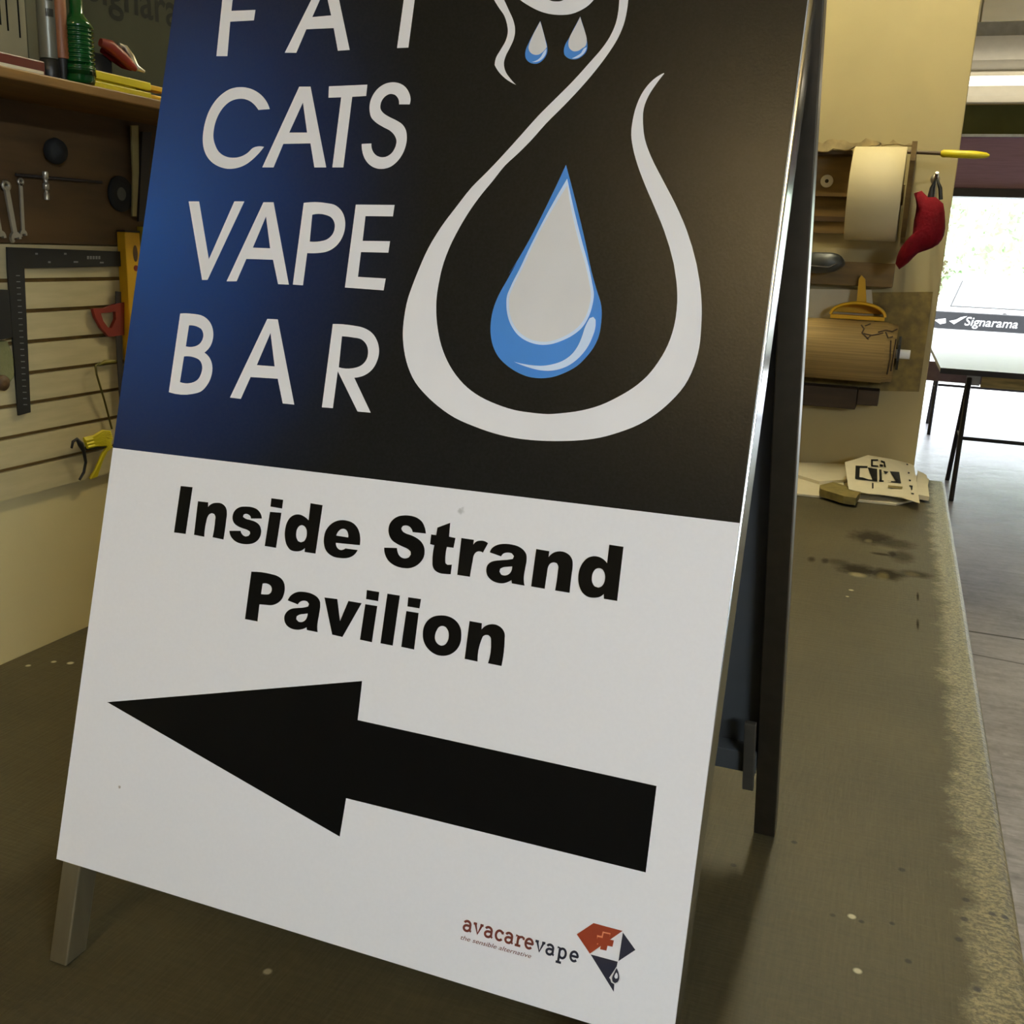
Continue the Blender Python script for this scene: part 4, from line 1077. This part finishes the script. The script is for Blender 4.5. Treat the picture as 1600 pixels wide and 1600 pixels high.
# big pale roll
rc0, rc1 = WY(1330, 230, .17), WY(1421, 230, .17)
zc_ = (WY(1375, 226, .17).z + WY(1375, 380, .17).z) / 2
rr_ = (WY(1375, 226, .17).z - WY(1375, 380, .17).z) / 2 * .96
rl = tag(empty('paper_roll', ((rc0.x + rc1.x) / 2, YN - rr_ - .025, zc_ - rr_)), 'large pale paper roll on the end wall beside the red bag', 'paper roll')
ax0 = Vector((rc0.x + .012, YN - rr_ - .025, zc_)); wdt = rc1.x - rc0.x - .016
MB().lathe([(.03, 0), (rr_ - .002, 0), (rr_, .002), (rr_, wdt - .002), (rr_ - .002, wdt), (.03, wdt)], ax0, EX, 64).build('paper', M['kraft'], rl)
MB().lathe([(.022, -.006), (.03, -.006), (.03, wdt + .006), (.022, wdt + .006), (.022, -.006)], ax0, EX, 24).build('core', M['card'], rl)
# support arm, rod with yellow grip
ar = MB()
xa_ = ax0.x + wdt + .012
ar.prism([(xa_, YN - .0008, zc_ + rr_ * .95), (xa_, YN - .36, zc_ + rr_ * .98), (xa_, YN - .36, zc_ + rr_ * .6), (xa_, YN - .30, zc_ - rr_ * .1), (xa_, YN - .18, zc_ - rr_ * .9), (xa_, YN - .0008, zc_ - rr_ * 1.0)], EX * .014)
sa = tag(empty('support_arm', (xa_, YN - .1, zc_ - rr_)), 'upright plywood arm beside the large pale roll', 'bracket')
ar.build('arm_plate', M['ply_lt'], sa, bevel=.001)
y0_ = YN - .20
g0, g1 = at_y(1433, 238, y0_), at_y(1546, 243, y0_)
pn = tag(empty('paint_scraper', (g0 + g1) / 2), 'yellow handled tool sticking out sideways over the red bag', 'tool')
sg = lambda t_: g0 + (g1 - g0) * t_
MB().tube([sg(-.25), sg(0), sg(.34)], [.0055, .0055, .0055], 12).build('shank', M['ply'], pn)
MB().tube([sg(.33), sg(.36), sg(.8), sg(.95), sg(1.0)], [.006, .011, .011, .008, .003], 14).build('grip', M['lemon'], pn)
# torn cardboard on top of the holder
random.seed(11)
tc = []
xs_ = [1268 + i * 8.5 for i in range(20)]
for i, x in enumerate(xs_): tc.append((x, 219 + 2.5 * math.sin(i * 1.1) + random.uniform(-5, 3) + i * .35))
for i, x in enumerate(xs_[::-1]): tc.append((x, 231 + random.uniform(-4, 3) + (3 if x < 1330 else -3)))
tag(flat(tc, .104, .13).build('torn_cardboard', mat('torn_card', (150, 132, 92), .8, vary=.3, scale=30)), 'strip of torn cardboard lying along the top of the roll holder', 'cardboard')
# red bag on a hook
bg = tag(empty('drawstring_bag', WY(1440, 420, .26)), 'dark red cloth bag hanging by a black strap at the end of the wall', 'bag')
yb_ = YN - .22
outl = smooth([(1428, 302), (1440, 298), (1450, 308), (1462, 308), (1474, 318), (1477, 345), (1475, 368), (1466, 382), (1448, 391), (1434, 396), (1420, 410), (1405, 421), (1399, 412), (1404, 394), (1414, 378), (1426, 366), (1428, 345), (1432, 322)], per=2)
rings, cx_, cy_ = [], 1445, 352
mbg = MB()
lay = [(.0, 1.0, .0), (.5, .97, .022), (.85, .80, .040), (1.0, .5, .050)]
N_ = len(outl)
fr = []
for sgn in (-1, 1):
    for f, k_, dd in (lay if sgn < 0 else lay[1:]):
        for p in outl:
            q = (cx_ + (p.x - cx_) * k_, cy_ + (p.y - cy_) * k_)
            v = at_y(q[0], q[1], yb_)
            fr.append(Vector((v.x, yb_ + sgn * dd, v.z)))
L_ = [0, 1, 2, 3]
fc = []
for i in range(3):
    for j in range(N_):
        fc.append((i * N_ + j, i * N_ + (j + 1) % N_, (i + 1) * N_ + (j + 1) % N_, (i + 1) * N_ + j))
fc.append(tuple(range(3 * N_, 4 * N_)))
order = [0, 4, 5, 6]
for i in range(3):
    a_, b_ = order[i] * N_, order[i + 1] * N_
    for j in range(N_):
        fc.append((a_ + (j + 1) % N_, a_ + j, b_ + j, b_ + (j + 1) % N_))
fc.append(tuple(range(6 * N_, 7 * N_))[::-1])
mbg.add(fr, fc, 0, True)
mbg.build('pouch', M['crimson'], bg, weld=True)
hkp = at_y(1463, 278, yb_)
MB().tube([at_y(1454, 310, yb_), at_y(1457, 294, yb_), hkp, at_y(1469, 294, yb_), at_y(1470, 312, yb_)], [.010, .008, .005, .006, .006], 10).build('strap', M['black'], bg)
hk = tag(empty('wall_hook', (hkp.x, YN, hkp.z)), 'shiny hook holding the dark red cloth bag', 'hook')
MB().tube([(hkp.x, YN - .0008, hkp.z + .012), (hkp.x, yb_ + .03, hkp.z + .010), (hkp.x, yb_, hkp.z + .003), (hkp.x, yb_ - .012, hkp.z + .014)], .005, 10).build('hook_rod', M['steel'], hk)
MB().lathe([(0, .004), (.013, .004), (.014, 0)], (hkp.x, YN - .0006, hkp.z + .012), -EY, 16).build('rose', M['steel'], hk)
# ledge with black cap
a, b = WY(1240, 405, .10), WY(1394, 450, .10)
lg = tag(MB().box((a.x, YN - .06, b.z), (b.x, YN - .0008, a.z)).build('timber_block', M['ply_lt'], bevel=.002), 'pale plywood rail on the end wall under the black sander', 'rail')
cz = a.z
cp = tag(empty('orbital_sander', WY(1295, 420, .1)), 'dark grey rounded sanding tool resting on the plywood rail', 'sander')
def loft(pts, y0, y1, n=3, inset=.8):
    P0 = [at_y(p[0], p[1], y0) for p in pts]
    c = sum(P0, Vector()) / len(P0)
    mb = MB(); m = len(P0)
    rows = [[c + (p - c) * inset + EY * (y1 - y0) for p in P0], [p + EY * (y1 - y0) * .8 for p in P0], [p + EY * (y1 - y0) * .25 for p in P0], [c + (p - c) * inset for p in P0]]
    vs2 = [v for r_ in rows for v in r_]
    fs2 = [(i * m + j, i * m + (j + 1) % m, (i + 1) * m + (j + 1) % m, (i + 1) * m + j) for i in range(3) for j in range(m)] + [tuple(range(m)), tuple(range(3 * m, 4 * m))]
    mb.add(vs2, fs2, 0, True)
    return mb
loft([tuple(p) for p in smooth([(1255, 396), (1290, 394), (1308, 397), (1317, 406), (1318, 414), (1310, 421), (1295, 426), (1255, 424)], per=2)], YN - .16, YN - .062).build('tool_body', mat('charcoal_plastic', (52, 54, 52), .4), cp, weld=True)
MB().tube([at_y(1262, 415, YN - .158), at_y(1295, 418, YN - .158), at_y(1308, 412, YN - .158)], .003, 8).build('seam', M['dark_steel'], cp)
# strand board and pale paper
a, b = WY(1366, 456, .02), WY(1455, 612, .02)
tag(MB().prism([WY(1250, 458, .012), WY(1458, 456, .012), WY(1436, 612, .012), WY(1250, 608, .012)], EY * .0112).build('strand_board_sheet', M['osb']), 'strand board sheet on the end wall behind the brown card roll', 'board')
tag(MB().prism([WY(1240, 451, .016), WY(1362, 453, .016), WY(1366, 505, .016), WY(1240, 505, .016)], EY * .003).build('paper_sheet', M['paper']), 'pale sheet of paper on the strand board behind the yellow scoop', 'paper')
# yellow scoop
sc = tag(empty('dust_scoop', WY(1345, 500, .1)), 'yellow plastic dust scoop hanging handle up above the card roll', 'scoop')
yq = YN - .082
MB().prism([at_y(x, y, yq) for x, y in ((1342, 436), (1346, 430), (1352, 436), (1354, 476), (1338, 476))], EY * .014).build('handle', M['yellow_pl'], sc, bevel=.003)
c0 = at_y(1341, 487, yq)
rw = (at_y(1383, 487, yq).x - at_y(1298, 487, yq).x) / 2
mb = MB()
n_ = 20
va, vb = [], []
for i in range(n_ + 1):
    q = pi * i / n_
    va.append(c0 + Vector((rw * math.cos(q), -.02, .040 * math.sin(q) - .012)))
    vb.append(c0 + Vector((rw * .94 * math.cos(q), .045, .030 * math.sin(q) - .006)))
mb.add(va + vb, [(i, i + 1, n_ + 2 + i, n_ + 1 + i) for i in range(n_)], 0, True)
mb.add(vb, [tuple(range(n_ + 1))])
mb.prism([va[0], va[0] + Vector((-.004, .06, 0)), va[-1] + Vector((.004, .06, 0)), va[-1]], -EZ * .012)
mb.tube(va, .005, 8)
mb.build('pan', M['yellow_pl'], sc)
# brown card roll on a white rod
y1_ = YN - .16
tl, tr_ = at_y(1240, 500, y1_), at_y(1404, 512, y1_)
zt2, zb2 = at_y(1340, 502, y1_ - .0).z, at_y(1340, 598, y1_).z
R2 = (zt2 - zb2) / 2
o2 = Vector((tl.x, YN - R2 - .016, (zt2 + zb2) / 2)); w2 = tr_.x - tl.x
cr = tag(empty('card_roll', (tl.x + w2 / 2, o2.y, zb2)), 'brown corrugated card roll with a frayed end, on the white rod', 'card roll')
MB().lathe([(.02, 0), (R2 * .985, 0), (R2, .003), (R2, w2 * .9), (R2 * .97, w2 * .905), (R2 * .97, w2 * .94), (R2 * .95, w2 * .945), (R2 * .95, w2), (.02, w2)], o2, EX, 56).build('card', M['card'], cr)
fr_ = MB()
random.seed(5)
def onroll(x, y):
    """frame pixel -> the roll's near side"""
    r_ = ray(x, y); d_ = CAM - o2
    a_ = r_.y ** 2 + r_.z ** 2; b_ = 2 * (d_.y * r_.y + d_.z * r_.z); c_ = d_.y ** 2 + d_.z ** 2 - (R2 + .001) ** 2
    t_ = (-b_ - math.sqrt(max(0, b_ * b_ - 4 * a_ * c_))) / (2 * a_)
    return CAM + r_ * t_
for ln in ([(1346, 508), (1350, 514), (1347, 520), (1353, 526), (1357, 530)], [(1349, 521), (1362, 524), (1372, 522), (1380, 520)], [(1360, 525), (1354, 529)], [(1372, 519), (1384, 516), (1394, 518), (1402, 514)], [(1384, 519), (1388, 528), (1395, 526)], [(1352, 509), (1360, 506)], [(1392, 532), (1391, 560), (1386, 585)], [(1400, 530), (1396, 556), (1392, 580)]):
    fr_.tube([onroll(*q) for q in ln], .0022, 6)
fr_.build('frayed_tear', M['darkwood'], cr)
rod = tag(empty('dowel_rod', o2), 'white rod end poking out of the brown card roll', 'rod')
MB().tube([o2 + EX * (w2 + .0005), o2 + EX * (w2 + .045)], .0145, 18).build('rod_end', M['white_v'], rod)
MB().prism([o2 + EX * (w2 + .006) + Vector((0, y, z)) for y, z in ((-.03, .03), (.0, .055), (.05, .03), (R2 + .003, .01), (R2 + .003, -.05), (-.01, -.05), (-.03, -.02))], EX * .008).build('rod_bracket', M['black'], rod)
# dark timber under it
a, b = WY(1240, 600, .09), WY(1336, 640, .09)
tag(MB().box((a.x, YN - .09, b.z), (b.x, YN - .0125, a.z)).build('timber_block', M['darkwood'], bevel=.002), 'dark timber block on the end wall, the longer lower one under the card roll', 'timber block')
c, d = WY(1337, 602, .09), WY(1371, 635, .09)
tag(MB().box((b.x + .002, YN - .09, d.z), (d.x, YN - .0125, a.z)).build('timber_block', M['darkwood'], bevel=.002), 'short dark timber block butted against the longer one under the card roll', 'timber block')

# ================================================================== papers on the far end of the bench
def TZ(x, y, z=BENCH): return at_z(x, y, z)
def sheet(name, label, pts, z0, z1, mt=None, curl=0.0, cat='paper', lift=()):
    """paper stack: outline in frame pixels at height Z1"""
    P = [TZ(x, y, z1) for x, y in pts]
    for i, dz in lift: P[i] = P[i] + EZ * dz
    mb = MB().prism([p - EZ * (z1 - z0) for p in P], EZ * (z1 - z0))
    return tag(mb.build(name, mt or M['paper']), label, cat, 'loose papers on the bench')
z_ = BENCH + .001
sheet('paper_stack', 'pale blank papers lying flat at the bottom of the heap by the sign', [(1235, 770), (1240, 727), (1330, 727), (1400, 736), (1452, 748), (1446, 776), (1400, 787), (1330, 780)], z_, z_ + .006)
sheet('paper_stack', 'second layer of pale papers fanned towards the sign', [(1240, 740), (1245, 722), (1322, 725), (1340, 748), (1280, 752)], z_ + .0065, z_ + .016)
zz = z_ + .018
top = [(1320, 760), (1331, 722), (1356, 710), (1392, 717), (1428, 725), (1440, 752), (1436, 785), (1400, 775), (1366, 770)]
tp = tag(empty('printed_flyer', TZ(1380, 750, z_ + .0065)), 'crumpled white flyer with black block lettering on top of the paper heap', 'flyer', 'loose papers on the bench')
def bulge(p):
    return .045 * max(0, 1 - ((p.x + .01) / .16) ** 2) * max(0, min(1, (p.y - 3.22) / .22))
def crumple(x, y):
    """frame pixel on the raised flyer"""
    h = .012 + .05 * max(0, min(1, (775 - y) / 60)) * max(0.15, min(1, (1445 - x) / 60))
    return TZ(x, y, z_ + .012 + h)
gx, gy = 12, 8
gv, gf = [], []
def lerp(a, b, t): return a + (b - a) * t
topl = [(1320, 722), (1338, 717), (1356, 711), (1392, 717), (1428, 726)]
botl = [(1326, 764), (1355, 771), (1380, 773), (1408, 777), (1437, 786)]
def pl_(pts, t):
    k = min(int(t * (len(pts) - 1)), len(pts) - 2); f = t * (len(pts) - 1) - k
    return (lerp(pts[k][0], pts[k + 1][0], f), lerp(pts[k][1], pts[k + 1][1], f))
def fly(s_, t_):
    a, b = pl_(topl, s_), pl_(botl, s_)
    return crumple(lerp(a[0], b[0], t_), lerp(a[1], b[1], t_))
for j in range(gy + 1):
    for i in range(gx + 1):
        gv.append(fly(i / gx, j / gy))
for j in range(gy):
    for i in range(gx):
        k = j * (gx + 1) + i
        gf.append((k, k + gx + 1, k + gx + 2, k + 1))
nv = len(gv)
fl = MB().add(gv, gf, 0, True).add([v - EZ * .0015 for v in gv], [f[::-1] for f in gf], 0, True)
bd = [i for i in range(gx + 1)] + [j * (gx + 1) + gx for j in range(1, gy + 1)] + [gy * (gx + 1) + i for i in range(gx - 1, -1, -1)] + [j * (gx + 1) for j in range(gy - 1, 0, -1)]
bv_ = [gv[i] for i in bd]
fl.add(bv_ + [v - EZ * .0015 for v in bv_], [(i, (i + 1) % len(bd), len(bd) + (i + 1) % len(bd), len(bd) + i) for i in range(len(bd))])
fl.build('flyer_sheet', M['paper'], tp)
pr = MB()
def pxq(x, y):
    return crumple(x, y) + Vector((0, -.0012, .0022))
zP = ((1240, 690), .15)
def blot(pts): 
    P = [pxq(zP[0][0] + x * .15, zP[0][1] + y * .15) for x, y in pts]
    pr.add(P, [tuple(range(len(P)))[::-1]])
for pts in ([(645, 255), (770, 262), (768, 282), (690, 278), (685, 380), (640, 385)], [(770, 275), (870, 290), (872, 420), (820, 410), (800, 350)], [(640, 370), (720, 380), (780, 400), (870, 405), (870, 422), (640, 395)],
            [(890, 295), (915, 298), (920, 420), (895, 420)], [(1000, 315), (1100, 322), (1118, 435), (1070, 430), (1040, 380)], [(890, 405), (1118, 425), (1118, 440), (890, 425)], [(930, 310), (990, 320), (960, 345)],
            [(805, 190), (880, 190), (880, 205), (825, 205), (825, 250), (880, 255), (880, 270), (805, 265)], [(910, 200), (950, 215), (962, 275), (940, 270), (935, 230), (905, 215)], [(895, 240), (930, 245), (930, 270), (895, 262)],
            [(815, 435), (832, 437), (832, 495), (815, 495)], [(1175, 235), (1195, 240), (1190, 252), (1172, 248)], [(1190, 320), (1210, 328), (1205, 342), (1188, 338)], [(1200, 400), (1222, 405), (1218, 420), (1200, 418)], [(1205, 460), (1240, 465), (1235, 510), (1222, 510), (1222, 475), (1205, 475)], [(1225, 540), (1255, 545), (1250, 556), (1225, 552)]):
    blot(pts)
pr.build('printed_letters', M['label_dk'], tp)
pr = MB()
blot([(985, 460), (1135, 475), (1130, 498), (980, 488)])
pr.build('printed_stripe', M['sponge'], tp)
sheet('paper_scrap', 'curled pale paper scrap at the corner of the bench', [(1430, 772), (1434, 735), (1448, 742), (1452, 776)], z_ + .0065, z_ + .02)
# khaki block
zq = BENCH + .0085
P = [(1281, 758), (1302, 753), (1345, 766), (1338, 778), (1318, 775), (1282, 764)]
bk_ = [TZ(x, y, zq + .022) for x, y in P]
tag(MB().prism([p - EZ * .022 for p in bk_], EZ * .022).build('sanding_block', M['sponge'], bevel=.003), 'khaki rubber sanding block resting on the edge of the papers', 'block')

# ================================================================== beyond: trestle table, car and trees
ZTT = .955
M['mauve'] = mat('mauve_steel', (160, 138, 150), .5)
tA, tB_, fa, fb = None, None, at_z(1497, 784, 0), at_z(1479, 750, 0)
def trestle(y_, fy0, fy1, x0, x1, bm, label, br=True, leg_r=.017):
    t = tag(empty('trestle', ((x0 + x1) / 2, y_, 0)), label, 'trestle', 'trestles under the white table top')
    zb, zt = .765, ZTT - .032
    MB().box((x0 + .16, y_ - .03, zb), (x1, y_ + .03, zt)).build('beam', bm, t, bevel=.003)
    MB().box((x0 - .30, y_ - .028, zb + .02), (x0 + .1595, y_ + .028, zt - .004)).build('beam_end', M['mauve'], t, bevel=.003)
    for xx in (x0 + .06, x1 - .12):
        MB().box((xx, y_ - .038, zb + .01), (xx + .09, y_ - .0302, zt - .01)).box((xx, y_ + .0302, zb + .01), (xx + .09, y_ + .038, zt - .01)).build('clamp_plate', M['galv'], t)
        hx = xx + .02
        for fy in (fy0, fy1):
            MB().tube([(hx - .02, fy, .002), (hx + .0, y_ + (fy - y_) * .10, zb + .06)], leg_r, 10).build('leg', M['dark_steel'], t)
    zc2 = .42
    for s_ in (fy0,):
        yy = s_ + (y_ + (s_ - y_) * .10 - s_) * (zc2 / (zb + .06))
        MB().tube([(x0 + .072, yy, zc2), (x1 - .11, yy, zc2)], .013, 10).build('stretcher', M['dark_steel'], t)
    for xx in (x0 + .07, x1 - .11):
        ya = fy0 + (y_ + (fy0 - y_) * .1 - fy0) * .5; yb2 = fy1 + (y_ + (fy1 - y_) * .1 - fy1) * .5
        MB().tube([(xx, ya, .41), (xx, yb2, .41)], .006, 8).build('spreader', M['galv'], t)
    return t
ym = (fa.y + fb.y) / 2
xl_ = at_y(1513, 600, ym).x - .08
trestle(ym, fa.y, fb.y, xl_, 2.3, M['timber'], 'near dark steel trestle with a weathered timber beam under the white table top')
fc_ = at_z(1444, 661, 0)
trestle(11.05, fc_.y, 10.6, fc_.x - .03, 2.3, M['mauve'], 'farther trestle with a mauve beam under the white table top')
# sheet on the trestles
c1, c2 = at_z(1470, 575, ZTT), at_z(1456, 546, ZTT)
tt = tag(empty('table_top', (1.3, 9.5, ZTT - .03)), 'white glossy table top on two trestles before the open roller door', 'table top')
MB().prism([(c1.x, c1.y, ZTT - .03), (2.5, c1.y, ZTT - .03), (2.5, 11.6, ZTT - .03), (c2.x + (c2.x - c1.x) * .3, 11.6, ZTT - .03), (c2.x, c2.y, ZTT - .03)], EZ * .03).build('sheet', M['white_gloss'], tt)
MB().prism([(c1.x - .002, c1.y - .006, ZTT - .034), (2.5, c1.y - .006, ZTT - .034), (2.5, c1.y - .0005, ZTT - .034), (c1.x - .002, c1.y - .0005, ZTT - .034)], EZ * .036).build('edge_strip', M['dark_steel'], tt)

# ---- white hatchback seen from behind
YC = 15.6
cw = 1.76
cx0 = at_y(1484, 470, YC).x - .16
cxm = cx0 + cw / 2
car = tag(empty('car', (cxm, YC + 1.9, -.02)), 'white hatchback parked outside the open roller door, rear towards the workshop', 'car')
side = [(0.06, .20), (0.0, .42), (0.02, .62), (.05, .84), (.10, 1.02), (.50, 1.42), (.72, 1.47), (1.6, 1.48), (2.1, 1.42), (2.9, 1.02), (3.7, .90), (3.95, .72), (4.0, .40), (3.9, .20)]
mb = MB()
rows = []
for f, ins in ((0, .10), (.05, .02), (.2, 0), (.8, 0), (.95, .02), (1, .10)):
    for y, z in side:
        taper = max(0, (z - .95)) * .32
        xx = cx0 + ins * .3 + taper + (cw - 2 * (ins * .3 + taper)) * f
        rows.append(Vector((xx, YC + y + ins * .3 * (1 if y < 2 else -1), z - ins * .15)))
ms = len(side)
fs2 = [(i * ms + j, i * ms + (j + 1) % ms, (i + 1) * ms + (j + 1) % ms, (i + 1) * ms + j) for i in range(5) for j in range(ms)] + [tuple(range(ms)), tuple(range(5 * ms, 6 * ms))]
mb.add(rows, fs2, 0, False)
cb = mb.build('body', M['car'], car, bevel=.03, weld=True)
def onback(xf, t, off=.012):
    """point on the sloping rear window plane"""
    y, z = .10 + .40 * t, 1.02 + .40 * t
    taper = max(0, z - .95) * .32
    return Vector((cx0 + taper + (cw - 2 * taper) * xf, YC + y - off * .7, z + off * .7))
MB().prism([onback(.10, .08, .001), onback(.90, .08, .001), onback(.88, .90, .001), onback(.12, .90, .001)], Vector((0, -.006, .006))).build('rear_window', M['carglass'], car)
MB().prism([onback(.085, .05, .0005), onback(.915, .05, .0005), onback(.895, .93, .0005), onback(.105, .93, .0005)], Vector((0, -.003, .003)), [[onback(.10, .08, .0005), onback(.90, .08, .0005), onback(.88, .90, .0005), onback(.12, .90, .0005)]]).build('window_seal', mat('grey_seal', (58, 58, 58), .7), car)
MB().lathe([(0, .012), (.028, .010), (.034, 0)], (cxm, YC + .075, .965), -EY, 16).build('emblem', M['dark_steel'], car)
zs0, zs1 = at_y(1540, 506, YC - .03).z, at_y(1540, 490, YC - .03).z
bp = MB().box((cx0 - .01, YC - .04, zs0 - .10), (cx0 + cw + .01, YC + .06, zs1)).build('rear_trim', mat('dark_trim', (30, 31, 35), .5), car, bevel=.01)
vs_, fs_, wd = text_mesh('Signarama', shear=.2, bold=.006)
lx0 = at_y(1508, 500, YC - .05).x
k_ = .165
MB().add([Vector((lx0 + x * k_, YC - .042, zs0 - .035 + y * k_)) for x, y in vs_], fs_).build('lettering', M['white_v'], bp)
lx1 = at_y(1486, 500, YC - .05).x
MB().add([Vector((lx1 + x, YC - .042, zs0 - .03 + z)) for x, z in ((-.02, .04), (.045, .0), (.20, .12), (.12, .10), (.06, .06))], [(0, 1, 2, 3, 4)]).add([Vector((lx1 + x - .19, YC - .042, zs0 - .02 + z)) for x, z in ((-.02, .03), (.06, -.02), (.13, .0), (.12, .06), (.05, .05))], [(0, 1, 2, 3, 4)]).build('swoosh_mark', M['white_v'], bp)
for x_ in (cx0 + .02, cx0 + cw - .22):
    for y_ in (YC + .75, YC + 3.2):
        MB().lathe([(.18, 0), (.29, 0), (.315, .03), (.315, .17), (.29, .20), (.18, .20)], (x_, y_, .298), EX, 28).build('wheel', M['rubber'], car)
# ---- trees across the yard
def tree(x, y, h, r, seed, label):
    random.seed(seed)
    t = tag(empty('tree', (x, y, -.02)), label, 'tree', 'trees beyond the yard')
    MB().tube([(x, y, -.02), (x + .1, y, h * .3), (x, y, h * .6)], [.16, .12, .06], 8).build('trunk', M['bark'], t)
    mb = MB()
    for i in range(1500):
        a, b = random.uniform(0, 2 * pi), math.acos(random.uniform(-1, 1))
        q = random.uniform(.55, 1.0) * (1 + .18 * math.sin(3 * a + seed) * math.sin(2 * b))
        p = Vector((x + math.cos(a) * math.sin(b) * r * q, y + math.sin(a) * math.sin(b) * r * q, max(.2, h * .55 + math.cos(b) * h * .45 * q)))
        u = Vector((random.uniform(-1, 1), random.uniform(-1, 1), random.uniform(-1, 1))).normalized() * random.uniform(.10, .2)
        w = u.cross(Vector((random.uniform(-1, 1), random.uniform(-1, 1), random.uniform(-1, 1)))).normalized() * random.uniform(.07, .13)
        mb.add([p - u, p + w, p + u, p - w], [(0, 1, 2, 3)])
    mb.build('crown', M['leaf'], t)
tree(2.6, 27, 5.2, 2.1, 1, 'bushy pale green tree standing farthest towards the roller door jamb')
tree(7.6, 29, 6.0, 2.5, 2, 'larger leafy tree rising behind the parked white car')
tree(1.0, 36, 4.6, 1.7, 4, 'smaller tree mostly hidden behind the end wall')
